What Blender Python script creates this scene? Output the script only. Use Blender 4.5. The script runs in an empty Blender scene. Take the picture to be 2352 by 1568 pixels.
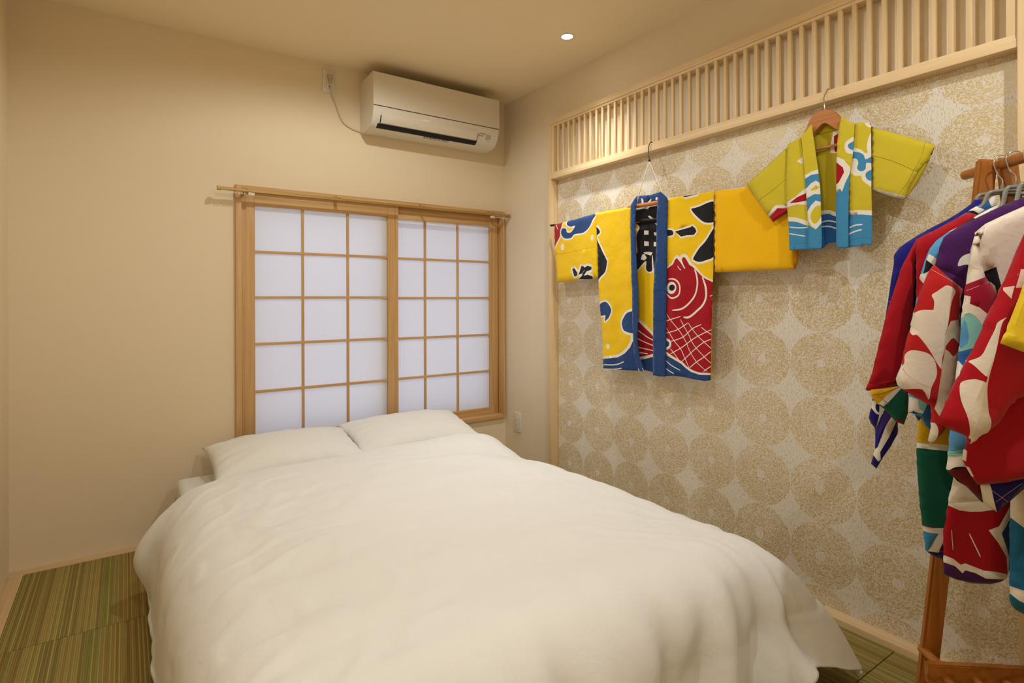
import bpy, bmesh, math, random
import numpy as np
from mathutils import Vector, noise
from mathutils.geometry import delaunay_2d_cdt

random.seed(7)
S = bpy.context.scene
COL = S.collection

# ------------------------------------------------------------------ camera
# World: back wall y=0, right wall x=0, floor z=0, room in x<0, y<0 (metres)
CAM = Vector((-2.069, -3.0837, 1.1221))
YAW = 0.6034
cd = bpy.data.cameras.new('camera'); cam = bpy.data.objects.new('camera', cd); COL.objects.link(cam)
cd.sensor_width = 36.0; cd.lens = 1291.42 / 2352 * 36.0
cd.shift_x = 0.0; cd.shift_y = -97.38 / 2352
cd.clip_start = 0.02
cam.location = CAM; cam.rotation_euler = (math.pi / 2, 0.003, -YAW)
S.camera = cam

# ------------------------------------------------------------------ light
S.view_settings.view_transform = 'Standard'; S.view_settings.look = 'None'
S.view_settings.exposure = -0.09; S.view_settings.gamma = 1.0; S.view_settings.use_curve_mapping = False
W = bpy.data.worlds.new('daylight'); S.world = W; W.use_nodes = True
bg = W.node_tree.nodes['Background']; bg.inputs[0].default_value = (0.76, 0.82, 1.0, 1); bg.inputs[1].default_value = 1.8
WARM = (0.935, 0.99, 1.0)
# x, y, watts, cone angle, edge softness
LAMPS = [(-0.292, -0.985, 56.0, 92, 1.0), (-1.20, -0.985, 33.0, 170, 0.35), (-1.75, -2.40, 37.0, 170, 0.35), (-0.85, -3.20, 50.0, 170, 0.35)]  # last lamp is an added, unseen one that brightens the side wall
for lx, ly, lw, ang, soft in LAMPS:
    ld = bpy.data.lights.new('downlight_lamp', 'SPOT'); ld.spot_size = math.radians(ang); ld.spot_blend = soft
    ld.shadow_soft_size = 0.026; ld.energy = lw; ld.color = WARM
    lo = bpy.data.objects.new('downlight_lamp', ld); COL.objects.link(lo); lo.location = (lx, ly, 2.392)

# ------------------------------------------------------------------ materials
MATS = {}
def srgb(r, g, b):
    f = lambda c: c / 12.92 if c <= 0.04045 else ((c + 0.055) / 1.055) ** 2.4
    return (f(r / 255), f(g / 255), f(b / 255), 1)
class NT:
    def __init__(s, name, rough=0.6, spec=0.4):
        s.m = bpy.data.materials.new(name); s.m.use_nodes = True; s.t = s.m.node_tree
        s.b = s.t.nodes['Principled BSDF']; s.b.inputs['Roughness'].default_value = rough
        s.b.inputs['Specular IOR Level'].default_value = spec
        MATS[name] = s.m
    def n(s, ty, **kw):
        nd = s.t.nodes.new(ty)
        for k, v in kw.items():
            if k.startswith('_'): setattr(nd, k[1:], v)
            else: s.set(nd, k, v)
        return nd
    def set(s, nd, k, v):
        i = int(k[1:]) if k[0] == 'i' and k[1:].isdigit() else k.replace('0_', ' ')
        sk = nd.inputs[i]
        if isinstance(v, bpy.types.NodeSocket): s.t.links.new(v, sk)
        else: sk.default_value = v
    def l(s, a, b): s.t.links.new(a, b)
    def math(s, op, a, b=0.0, c=0.0):
        nd = s.t.nodes.new('ShaderNodeMath'); nd.operation = op
        for i, v in enumerate((a, b, c)):
            if isinstance(v, bpy.types.NodeSocket): s.l(v, nd.inputs[i])
            else: nd.inputs[i].default_value = v
        return nd.outputs[0]
    def mix(s, f, a, b):
        nd = s.t.nodes.new('ShaderNodeMix'); nd.data_type = 'RGBA'
        for i, v in ((0, f), (6, a), (7, b)):
            if isinstance(v, bpy.types.NodeSocket): s.l(v, nd.inputs[i])
            else: nd.inputs[i].default_value = v
        return nd.outputs[2]
    def obj(s): return s.n('ShaderNodeTexCoord').outputs['Object']
    def xyz(s, v):
        nd = s.n('ShaderNodeSeparateXYZ', i0=v); return nd.outputs
    def comb(s, x, y, z):
        nd = s.t.nodes.new('ShaderNodeCombineXYZ')
        for i, v in enumerate((x, y, z)):
            if isinstance(v, bpy.types.NodeSocket): s.l(v, nd.inputs[i])
            else: nd.inputs[i].default_value = v
        return nd.outputs[0]
    def noise(s, v, scale, detail=2.0, rough=0.5, dist=0.0):
        return s.n('ShaderNodeTexNoise', Vector=v, Scale=scale, Detail=detail, Roughness=rough, Distortion=dist).outputs[0]
    def ramp(s, f, stops):
        nd = s.t.nodes.new('ShaderNodeValToRGB'); s.l(f, nd.inputs[0])
        e = nd.color_ramp.elements
        while len(e) > 1: e.remove(e[-1])
        e[0].position = stops[0][0]; e[0].color = stops[0][1]
        for p, c in stops[1:]:
            x = e.new(p); x.color = c
        return nd.outputs[0]
    def bump(s, h, dist, strength=1.0):
        nd = s.n('ShaderNodeBump', Height=h, Distance=dist, Strength=strength); s.l(nd.outputs[0], s.b.inputs['Normal'])
    def color(s, c):
        if isinstance(c, bpy.types.NodeSocket): s.l(c, s.b.inputs['Base Color'])
        else: s.b.inputs['Base Color'].default_value = c

def plain(name, col, rough=0.5, spec=0.4, metal=0.0):
    t = NT(name, rough, spec); t.b.inputs['Metallic'].default_value = metal
    v = t.obj(); f = t.noise(v, 35.0, 3.0)
    t.color(t.mix(f, tuple(c * 0.94 for c in col[:3]) + (1,), col)); return t.m

# plaster-like vinyl wallpapers
def wall_mat(name, col, rough, spec, scale, dist, lines=False):
    t = NT(name, rough, spec); v = t.obj()
    f = t.noise(v, scale, 3.0, 0.6); big = t.noise(v, 3.0, 2.0)
    c = t.mix(big, tuple(x * 0.97 for x in col[:3]) + (1,), col)
    t.color(t.mix(f, c, tuple(min(1, x * 1.03) for x in col[:3]) + (1,)))
    h = f
    if lines:
        x, y, z = t.xyz(v)
        w = t.noise(t.comb(x, t.math('MULTIPLY', y, 30.0), t.math('MULTIPLY', z, 420.0)), 1.0, 2.0, 0.6, 1.5)
        h = t.math('ADD', t.math('MULTIPLY', f, 0.3), w)
    t.bump(h, dist, 0.6); return t.m
wall_mat('wall_plaster', srgb(236, 216, 183), 0.75, 0.3, 420.0, 0.0012)
wall_mat('side_wallpaper', srgb(236, 219, 190), 0.5, 0.35, 300.0, 0.0012, True)
wall_mat('ceiling_paper', srgb(248, 228, 190), 0.8, 0.2, 300.0, 0.0008)

def wallpaper():
    t = NT('ring_wallpaper', 0.6, 0.25); v = t.obj(); x, y, z = t.xyz(v)
    PY, PZ = 0.2325, 0.2293
    wv = t.noise(v, 55.0, 2.0)
    wob = t.math('MULTIPLY', t.math('SUBTRACT', wv, 0.5), 0.05)
    u = t.math('DIVIDE', t.math('ADD', y, 0.6535), PY)
    w = t.math('DIVIDE', t.math('SUBTRACT', z, 0.1975), PZ)
    iu = t.math('ROUND', u); iw = t.math('ROUND', w)
    du = t.math('SUBTRACT', u, iu); dw = t.math('SUBTRACT', w, iw)
    r = t.math('ADD', t.math('SQRT', t.math('ADD', t.math('MULTIPLY', du, du), t.math('MULTIPLY', dw, dw))), wob)
    inside = t.math('LESS_THAN', r, 0.497)
    # off-centre eye, a different shift in each ring
    wn = t.n('ShaderNodeTexWhiteNoise', Vector=t.comb(iu, iw, 3.0)); wn_ = t.xyz(wn.outputs['Color'])
    ex = t.math('SUBTRACT', du, t.math('MULTIPLY', t.math('SUBTRACT', wn_[0], 0.5), 0.09))
    ez = t.math('SUBTRACT', dw, t.math('MULTIPLY', t.math('SUBTRACT', wn_[1], 0.5), 0.09))
    re = t.math('ADD', t.math('SQRT', t.math('ADD', t.math('MULTIPLY', ex, ex), t.math('MULTIPLY', ez, ez))), t.math('MULTIPLY', wob, 1.5))
    eye = t.math('LESS_THAN', re, 0.072)
    # short worm-like dashes that follow the ring
    ang = t.math('ARCTAN2', ez, ex)
    rr = t.math('ADD', re, t.math('MULTIPLY', t.math('SUBTRACT', t.noise(v, 18.0, 1.0), 0.5), 0.16))
    pol = t.comb(t.math('MULTIPLY', rr, 78.0), t.math('MULTIPLY', t.math('MULTIPLY', t.math('COSINE', ang), re), 33.0), t.math('MULTIPLY', t.math('MULTIPLY', t.math('SINE', ang), re), 33.0))
    n1 = t.noise(pol, 1.0, 1.0, 0.5, 0.9)
    n2 = t.noise(v, 330.0, 0.0, 0.5, 0.6)
    mz = t.math('ADD', t.math('MULTIPLY', n1, 0.85), t.math('MULTIPLY', n2, 0.15))
    th = t.math('ADD', 0.500, t.math('MULTIPLY', t.math('SUBTRACT', t.noise(v, 9.0, 1.0), 0.5), 0.10))
    dash = t.math('GREATER_THAN', mz, th)
    gold = t.math('MULTIPLY', t.math('MULTIPLY', inside, dash), t.math('SUBTRACT', 1.0, eye))
    # base with fine vertical grey specks in the stars
    sp = t.noise(t.comb(x, t.math('MULTIPLY', y, 330.0), t.math('MULTIPLY', z, 75.0)), 1.0, 1.0)
    spk = t.math('GREATER_THAN', sp, 0.60)
    star = t.math('MAXIMUM', t.math('SUBTRACT', 1.0, inside), eye)
    wv2 = t.noise(t.comb(x, t.math('MULTIPLY', y, 900.0), t.math('MULTIPLY', z, 30.0)), 1.0, 1.0)
    base = t.mix(wv2, srgb(240, 230, 214), srgb(229, 219, 203))
    base = t.mix(t.math('MULTIPLY', t.math('MULTIPLY', spk, star), 0.42), base, srgb(140, 140, 142))
    t.color(t.mix(t.math('MULTIPLY', gold, 0.9), base, srgb(206, 180, 122)))
    t.l(t.math('MULTIPLY', gold, 0.2), t.b.inputs['Metallic'])
    t.l(t.math('SUBTRACT', 0.62, t.math('MULTIPLY', gold, 0.22)), t.b.inputs['Roughness'])
    t.bump(gold, 0.0005, 0.6)
wallpaper()

def wood(name, c1, c2, axis, rough=0.5, scale=1.0, spec=0.35, knots=True):
    """grain runs along axis 0/1/2"""
    t = NT(name, rough, spec); v = t.obj(); x = list(t.xyz(v))
    oi = t.n('ShaderNodeObjectInfo').outputs['Random']
    sc = [60.0 * scale] * 3; sc[axis] = 1.6 * scale
    cc = [t.math('ADD', t.math('MULTIPLY', x[i], sc[i]), t.math('MULTIPLY', oi, 17.0 + 5 * i)) for i in range(3)]
    g = t.noise(t.comb(*cc), 1.0, 4.0, 0.6, 0.7)
    sf = [420.0 * scale] * 3; sf[axis] = 9.0 * scale
    fine = t.noise(t.comb(*[t.math('MULTIPLY', x[i], sf[i]) for i in range(3)]), 1.0, 2.0)
    c = t.ramp(g, [(0.3, c1), (0.5, tuple((a + b) / 2 for a, b in zip(c1, c2))), (0.68, c2)])
    dark = tuple(k * 0.86 for k in c2[:3]) + (1,)
    c = t.mix(t.math('MULTIPLY', fine, 0.35), c, dark)
    tone = t.math('MULTIPLY', oi, 0.16)
    t.color(t.mix(tone, c, dark)); t.bump(fine, 0.0003, 0.4); return t.m
PA, PB = srgb(236, 208, 164), srgb(216, 176, 124)
for i, a in enumerate('xyz'): wood('pine_' + a, PA, PB, i)
QA, QB = srgb(226, 188, 132), srgb(198, 150, 92)
for i, a in enumerate('xyz'): wood('shoji_wood_' + a, QA, QB, i)
for i, a in enumerate('xyz'): wood('pale_cedar_' + a, srgb(242, 216, 172), srgb(226, 192, 142), i)
for i, a in enumerate('xyz'): wood('rack_wood_' + a, srgb(198, 126, 56), srgb(156, 92, 34), i, 0.28, 1.0, 0.5)
wood('hanger_wood', srgb(206, 140, 84), srgb(176, 108, 58), 1, 0.35)
wood('orange_bar', srgb(216, 140, 76), srgb(198, 118, 58), 1, 0.35)

def tatami():
    t = NT('tatami_weave', 0.7, 0.3); v = t.obj(); x, y, z = t.xyz(v)
    oi = t.n('ShaderNodeObjectInfo').outputs['Random']
    k = t.math('ADD', t.math('MULTIPLY', x, 170.0), t.math('MULTIPLY', oi, 90.0))
    wn = t.n('ShaderNodeTexWhiteNoise', _noise_dimensions='1D', W=t.math('FLOOR', k)).outputs['Value']
    c = t.ramp(wn, [(0.0, srgb(156, 142, 76)), (0.22, srgb(176, 156, 90)), (0.4, srgb(144, 122, 66)), (0.55, srgb(184, 160, 84)), (0.68, srgb(142, 140, 60)), (0.8, srgb(168, 136, 68)), (0.92, srgb(190, 172, 98))])
    c.node.color_ramp.interpolation = 'CONSTANT'
    fr = t.math('FRACT', k)
    rid = t.math('SINE', t.math('MULTIPLY', fr, math.pi))
    wv = t.math('SINE', t.math('ADD', t.math('MULTIPLY', y, 1500.0), t.math('MULTIPLY', wn, 6.0)))
    c = t.mix(t.math('MULTIPLY', t.math('MAXIMUM', wv, 0.0), 0.28), c, srgb(78, 66, 26))
    c = t.mix(t.math('MULTIPLY', t.math('SUBTRACT', 1.0, rid), 0.35), c, srgb(60, 52, 22))
    t.color(c); t.bump(t.math('ADD', rid, t.math('MULTIPLY', wv, 0.25)), 0.0009, 0.8)
tatami()

def cloth(name, col, rough=0.85, sheen=0.15, crease=1.0, bumpd=0.0004):
    t = NT(name, rough, 0.2); v = t.obj(); x, y, z = t.xyz(v)
    t.b.inputs['Sheen Weight'].default_value = sheen
    f = t.noise(v, 900.0, 1.0); g = t.noise(v, 14.0, 3.0, 0.6, 0.5); s2 = t.noise(v, 60.0, 4.0, 0.65, 1.2)
    a = tuple(c * 0.93 for c in col[:3]) + (1,)
    t.color(t.mix(t.math('MULTIPLY', f, 0.6), col, a))
    t.bump(t.math('ADD', t.math('MULTIPLY', g, 6.0 * crease), t.math('ADD', t.math('MULTIPLY', s2, 1.4 * crease), t.math('MULTIPLY', f, 0.25))), bumpd, 1.0)
    return t.m
DYE = dict(gold=(247, 200, 10), goldd=(225, 165, 20), amber=(252, 194, 8), orange=(214, 140, 16), lime=(212, 192, 48), limeb=(190, 170, 36), limed=(120, 112, 14),
    lemon=(240, 204, 40), lemond=(180, 150, 20), red=(170, 8, 28), crimson=(172, 8, 26), crimson2=(190, 28, 28), red2=(178, 10, 26), wine=(160, 12, 44), maroon=(110, 8, 12),
    navy=(36, 68, 122), navyd=(18, 38, 84), navyk=(32, 22, 100), royal=(26, 22, 122), violet=(70, 50, 132), purple=(72, 22, 88), sky=(66, 142, 190), skyl=(92, 160, 212), skyb=(36, 98, 170), skyd=(30, 104, 150),
    blue=(44, 102, 166), teal=(24, 100, 128), mint=(138, 204, 190), green=(14, 92, 70), mustard=(222, 176, 18), white=(242, 234, 220), cream=(238, 224, 206), creamd=(226, 212, 194), pinkc=(238, 206, 194),
    black=(26, 24, 28), stitchy=(205, 150, 10), stitchr=(224, 70, 50), stitchw=(226, 206, 200))
for k, c in DYE.items(): cloth('dye_' + k, srgb(*c))
cloth('bed_linen', srgb(243, 240, 235), 0.8, 0.2, 0.8, 0.0005)
cloth('pillow_linen', srgb(242, 239, 232), 0.75, 0.2, 0.6, 0.0005)
cloth('sheet_linen', srgb(238, 238, 232), 0.8, 0.2, 0.4)

def paper():
    t = NT('shoji_paper', 0.75, 0.25); v = t.obj()
    f = t.noise(v, 160.0, 4.0, 0.6)
    t.color(t.mix(f, srgb(236, 234, 232), srgb(250, 248, 246)))
    tr = t.n('ShaderNodeBsdfTranslucent', Color=(0.90, 0.91, 0.97, 1))
    mx = t.n('ShaderNodeMixShader', i0=0.42, i1=t.b.outputs[0], i2=tr.outputs[0])
    t.l(mx.outputs[0], t.t.nodes['Material Output'].inputs[0])
paper()
def glass():
    t = NT('frosted_glass', 0.5); tr = t.n('ShaderNodeBsdfTranslucent', Color=(0.95, 0.96, 1, 1)); tp = t.n('ShaderNodeBsdfTransparent')
    mx = t.n('ShaderNodeMixShader', i0=0.5, i1=tp.outputs[0], i2=tr.outputs[0])
    t.l(mx.outputs[0], t.t.nodes['Material Output'].inputs[0])
glass()
plain('white_plastic', srgb(228, 218, 200), 0.28, 0.5)
plain('gloss_white', srgb(226, 214, 194), 0.12, 0.5)
plain('seam_grey', srgb(120, 104, 86), 0.6)
plain('dark_slot', srgb(14, 14, 20), 0.6)
plain('print_grey', srgb(110, 104, 96), 0.6)
plain('sensor_grey', srgb(178, 180, 172), 0.3)
plain('cable_white', srgb(214, 202, 176), 0.5)
plain('plug_beige', srgb(190, 178, 150), 0.5)
plain('rail_bronze', srgb(176, 138, 72), 0.32, 0.5, 0.35)
plain('clear_plastic', srgb(236, 226, 206), 0.25, 0.5)
plain('black_wire', srgb(18, 16, 16), 0.4)
plain('black_rod', srgb(22, 22, 18), 0.35)
plain('string_white', srgb(240, 232, 212), 0.8)
plain('chrome', srgb(200, 200, 200), 0.14, 0.5, 1.0)
plain('grey_plastic', srgb(140, 138, 128), 0.3, 0.5)
plain('aluminium', srgb(170, 170, 170), 0.4, 0.5, 0.8)
t = NT('lamp_lens', 0.3); t.b.inputs['Emission Color'].default_value = (1, 0.93, 0.80, 1); t.b.inputs['Emission Strength'].default_value = 30.0
t.color((1, 1, 1, 1))

# ------------------------------------------------------------------ geometry helpers
def world_of(p):
    v = Vector((0, 0, 0))
    while p is not None: v += p.location; p = p.parent
    return v
def mesh_obj(name, me, mats, parent=None, smooth=None):
    for m in mats: me.materials.append(MATS[m])
    o = bpy.data.objects.new(name, me); COL.objects.link(o)
    if parent is not None:
        off = world_of(parent)
        if off.length > 0: me.transform(__import__('mathutils').Matrix.Translation(-off))
        o.parent = parent
    if smooth is not None:
        me.polygons.foreach_set('use_smooth', [True] * len(me.polygons))
        if smooth < 180:
            me.set_sharp_from_angle(angle=math.radians(smooth))
    return o
class MB:
    def __init__(s): s.v = []; s.f = []; s.mi = []
    def add(s, v, f, mi=0):
        n = len(s.v); s.v += [tuple(p) for p in v]; s.f += [tuple(i + n for i in q) for q in f]; s.mi += [mi] * len(f)
    def box(s, a, b, mi=0, bev=0.0):
        (x0, y0, z0), (x1, y1, z1) = [tuple(map(min, zip(a, b))), tuple(map(max, zip(a, b)))]
        if bev <= 0:
            s.add([(x0, y0, z0), (x1, y0, z0), (x1, y1, z0), (x0, y1, z0), (x0, y0, z1), (x1, y0, z1), (x1, y1, z1), (x0, y1, z1)],
                  [(0, 3, 2, 1), (4, 5, 6, 7), (0, 1, 5, 4), (1, 2, 6, 5), (2, 3, 7, 6), (3, 0, 4, 7)], mi); return
        bm = bmesh.new(); bmesh.ops.create_cube(bm, size=1.0)
        for q in bm.verts: q.co = Vector(((x0 + x1) / 2 + q.co.x * (x1 - x0), (y0 + y1) / 2 + q.co.y * (y1 - y0), (z0 + z1) / 2 + q.co.z * (z1 - z0)))
        bmesh.ops.bevel(bm, geom=bm.edges[:], offset=bev, segments=2, affect='EDGES', profile=0.6)
        s.add([q.co[:] for q in bm.verts], [[q.index for q in f.verts] for f in (bm.faces if (bm.verts.index_update() or True) else [])], mi); bm.free()
    def tube(s, pts, r, n=10, mi=0, cap=True):
        pts = [Vector(p) for p in pts]; rs = r if isinstance(r, (list, tuple)) else [r] * len(pts)
        T = []
        for i in range(len(pts)):
            a = pts[max(i - 1, 0)]; b = pts[min(i + 1, len(pts) - 1)]; T.append((b - a).normalized())
        up = Vector((0, 0, 1)) if abs(T[0].z) < 0.9 else Vector((1, 0, 0))
        N = (up - T[0] * up.dot(T[0])).normalized(); vs = []; fs = []
        for i, p in enumerate(pts):
            N = (N - T[i] * N.dot(T[i])).normalized(); B = T[i].cross(N)
            for k in range(n):
                a = 2 * math.pi * k / n; vs.append(p + (N * math.cos(a) + B * math.sin(a)) * rs[i])
        for i in range(len(pts) - 1):
            for k in range(n):
                k2 = (k + 1) % n; fs.append((i * n + k, i * n + k2, (i + 1) * n + k2, (i + 1) * n + k))
        if cap: fs.append(tuple(range(n))[::-1]); fs.append(tuple((len(pts) - 1) * n + k for k in range(n)))
        s.add(vs, fs, mi)
    def prism(s, prof, x0, x1, f3, mi=0):
        """profile of 2-D points extruded from x0 to x1; f3(x, a, b) -> xyz"""
        n = len(prof); v = [f3(x0, a, b) for a, b in prof] + [f3(x1, a, b) for a, b in prof]
        s.add(v, [tuple(range(n)), tuple(range(2 * n - 1, n - 1, -1))] + [(i, i + n, (i + 1) % n + n, (i + 1) % n) for i in range(n)], mi)
    def build(s, name, mats, parent=None, smooth=None, fix=True):
        me = bpy.data.meshes.new(name); me.from_pydata(s.v, [], s.f)
        if isinstance(mats, str): mats = [mats]
        me.polygons.foreach_set('material_index', s.mi)
        if fix:
            bm = bmesh.new(); bm.from_mesh(me); bmesh.ops.recalc_face_normals(bm, faces=bm.faces[:]); bm.to_mesh(me); bm.free()
        me.update()
        return mesh_obj(name, me, mats, parent, smooth)
def tag(o, label=None, cat=None, group=None, kind=None):
    if label: o['label'] = label
    if cat: o['category'] = cat
    if group: o['group'] = group
    if kind: o['kind'] = kind
    return o
def empty(name, loc, label=None, cat=None, group=None, kind=None):
    o = bpy.data.objects.new(name, None); COL.objects.link(o); o.location = loc; o.empty_display_size = 0.05
    return tag(o, label, cat, group, kind)
def struct(o): o['kind'] = 'structure'; return o
def box(name, a, b, mat, parent=None, bev=0.0, smooth=None):
    m = MB(); m.box(a, b, 0, bev); return m.build(name, mat, parent, 35 if bev > 0 and smooth is None else smooth)
def crv(pts, n=6, closed=False):
    """Catmull-Rom through points of any dimension"""
    P = [np.array(p, float) for p in pts]; m = len(P); out = []
    rng = range(m if closed else m - 1)
    for i in rng:
        g = (lambda k: P[k % m]) if closed else (lambda k: P[min(max(k, 0), m - 1)])
        p0, p1, p2, p3 = g(i - 1), g(i), g(i + 1), g(i + 2)
        for j in range(n):
            t = j / n
            out.append(0.5 * ((2 * p1) + (-p0 + p2) * t + (2 * p0 - 5 * p1 + 4 * p2 - p3) * t * t + (-p0 + 3 * p1 - 3 * p2 + p3) * t ** 3))
    if not closed: out.append(P[-1])
    return out

# ------------------------------------------------------------------ room
H = 2.4; XW = -2.4633; YF = -3.75
# window opening in the back wall
WX0, WX1, WZ0, WZ1 = -1.603, -0.020, 0.357, 1.682
m = MB(); T = 0.16
for a, b in (((XW - T, 0, -0.05), (WX0, T, H)), ((WX1, 0, -0.05), (T, T, H)), ((WX0, 0, -0.05), (WX1, T, WZ0)), ((WX0, 0, WZ1), (WX1, T, H))): m.box(a, b)
struct(m.build('wall_back', 'wall_plaster'))
wr = struct(box('wall_right', (0, YF, -0.05), (0.12, 0, H), 'side_wallpaper'))
struct(box('wall_left', (XW - 0.12, YF, -0.05), (XW, 0, H), 'wall_plaster'))
struct(box('wall_front', (XW - 0.12, YF - 0.12, -0.05), (0.12, YF, H), 'wall_plaster'))
# ceiling with round cut-outs is not needed: the downlights sit in shallow trims
struct(box('ceiling', (XW - 0.12, YF - 0.12, H), (0.12, T, H + 0.1), 'ceiling_paper'))
fl = struct(box('floor', (XW - 0.12, YF - 0.12, -0.12), (0.12, T, -0.035), 'pine_x'))
# tatami mats, each a part of the floor
xs = [-2.412, -1.627, -0.841, -0.0555]; ys = [-0.0515, -0.690, -1.495, -2.300, -3.105, -3.74]
for i in range(3):
    for j in range(5):
        m = MB(); m.box((xs[i] + 0.001, ys[j + 1] + 0.0012, -0.033), (xs[i + 1] - 0.001, ys[j] - 0.0012, 0.0), 0, 0.0025)
        m.build('tatami_mat', 'tatami_weave', fl, 35)
# wooden edging between mats and walls
struct(box('baseboard_back', (XW, -0.0510, -0.034), (-0.0547, 0, 0.0015), 'pine_x', bev=0.001))
struct(box('baseboard_left', (XW, YF, -0.034), (-2.4125, -0.051, 0.0015), 'pine_y', bev=0.001))
bo = struct(empty('baseboard_right', (0, 0, 0)))
for a, b in ((0.0, -0.80), (-0.802, -1.9), (-1.902, -2.055), (-2.057, YF)):
    m = MB(); m.box((-0.0547, b, -0.034), (0, a, 0.0211), 0, 0.001); m.build('board', 'pale_cedar_y', bo, 35)
# ring-patterned wallpaper inside the timber frame
box('wallpaper_panel', (-0.0015, -2.606, 0.0212), (0.0, -0.556, 1.812), 'ring_wallpaper', wr)
# timber frame of the right wall
struct(box('trim_1', (-0.054, -0.554, 0.0212), (0, -0.528, 2.146), 'pale_cedar_z', bev=0.0012))
struct(box('trim_2', (-0.054, -2.603, 1.8085), (0, -0.5545, 1.834), 'pale_cedar_y', bev=0.0012))
struct(box('trim_3', (-0.060, -2.700, 0.0212), (0, -2.6035, H), 'pale_cedar_z', bev=0.0012))
struct(box('trim_4', (-0.054, -2.603, 2.120), (0, -0.5545, 2.148), 'pale_cedar_y', bev=0.0012))
lt = empty('lattice_transom', (-0.03, -1.58, 1.835), 'pale wooden lattice transom of thin upright slats above the patterned wallpaper', 'transom')
box('bottom_rail', (-0.050, -2.602, 1.8345), (-0.006, -0.555, 1.846), 'pale_cedar_y', lt, 0.0008)
box('top_rail', (-0.050, -2.602, 2.108), (-0.006, -0.555, 2.1195), 'pale_cedar_y', lt, 0.0008)
box('end_stile', (-0.050, -0.575, 1.846), (-0.006, -0.555, 2.108), 'pale_cedar_z', lt, 0.0008)
box('end_stile', (-0.050, -2.602, 1.846), (-0.006, -2.577, 2.108), 'pale_cedar_z', lt, 0.0008)
sl = None
for i in range(44):
    y = -0.6115 - 0.04484 * i
    if sl is None:
        sl = box('slat', (-0.047, y - 0.0066, 1.846), (-0.034, y + 0.0066, 2.108), 'pale_cedar_z', lt, 0.0006); c = sl
    else:
        c = sl.copy(); COL.objects.link(c); c.location.y = sl.location.y - 0.04484 * i
    c.location.x += random.uniform(-0.0008, 0.0008)
# a patch on one slat
# downlights
for i, (lx, ly, _w, _a, _s) in enumerate(LAMPS):
    lab = ['small round downlight in the ceiling near the side wall', 'small round downlight in the ceiling just outside the view, over the bed head', 'small round downlight out of view over the foot of the bed', 'added unseen downlight over the front of the room, brightening the side wall'][i]
    d = empty('downlight', (lx, ly, H), lab, 'light')
    m = MB(); R0, R1 = 0.038, 0.0275; n = 32; vs = []; fs = []
    for r, z in ((R0, H - 0.0002), (R0, H - 0.002), (R0 - 0.003, H - 0.004), (R1, H - 0.0035), (R1 - 0.001, H - 0.0008)):
        vs += [(lx + r * math.cos(2 * math.pi * k / n), ly + r * math.sin(2 * math.pi * k / n), z) for k in range(n)]
    for q in range(4):
        fs += [(q * n + k, q * n + (k + 1) % n, (q + 1) * n + (k + 1) % n, (q + 1) * n + k) for k in range(n)]
    m.add(vs, fs); m.build('trim_ring', 'white_plastic', d, 40, fix=False)
    m = MB(); m.add([(lx + (R1 - 0.001) * math.cos(2 * math.pi * k / n), ly + (R1 - 0.001) * math.sin(2 * math.pi * k / n), H - 0.0012) for k in range(n)] + [(lx + 0.02 * math.cos(2 * math.pi * k / n), ly + 0.02 * math.sin(2 * math.pi * k / n), H - 0.003) for k in range(n)],
        [(k, (k + 1) % n, n + (k + 1) % n, n + k) for k in range(n)] + [tuple(range(n, 2 * n))]); m.build('lens', 'lamp_lens', d, 60)

# ------------------------------------------------------------------ window
win = struct(empty('window_1', (-0.8, 0, WZ0)))
SX, SY, SZ = 'shoji_wood_x', 'shoji_wood_y', 'shoji_wood_z'
box('casing', (-1.616, -0.02, 0.345), (-1.5895, 0.12, 1.694), SZ, win, 0.001)
box('casing', (-0.0275, -0.02, 0.345), (-0.0135, 0.12, 1.694), SZ, win, 0.001)
box('casing', (-1.589, -0.02, 1.668), (-0.028, 0.12, 1.694), SX, win, 0.001)
box('casing', (-1.589, -0.02, 0.345), (-0.028, 0.12, 0.370), SX, win, 0.001)
# outer aluminium sash and frosted glass
for a, b in (((-1.589, 0.10, 0.37), (-1.56, 0.125, 1.667)), ((-0.105, 0.085, 0.37), (-0.029, 0.125, 1.667)), ((-0.83, 0.10, 0.37), (-0.79, 0.125, 1.667))):
    box('sash_stile', a, b, 'aluminium', win)
for z, h_ in ((0.372, 0.05), (1.595, 0.07)): box('sash_rail', (-1.56, 0.086, z), (-0.106, 0.124, z + h_), 'aluminium', win)
box('window_glass', (-1.56, 0.112, 0.420), (-0.83, 0.115, 1.60), 'frosted_glass', win)
box('window_glass', (-0.79, 0.112, 0.420), (-0.105, 0.115, 1.60), 'frosted_glass', win)

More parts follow.
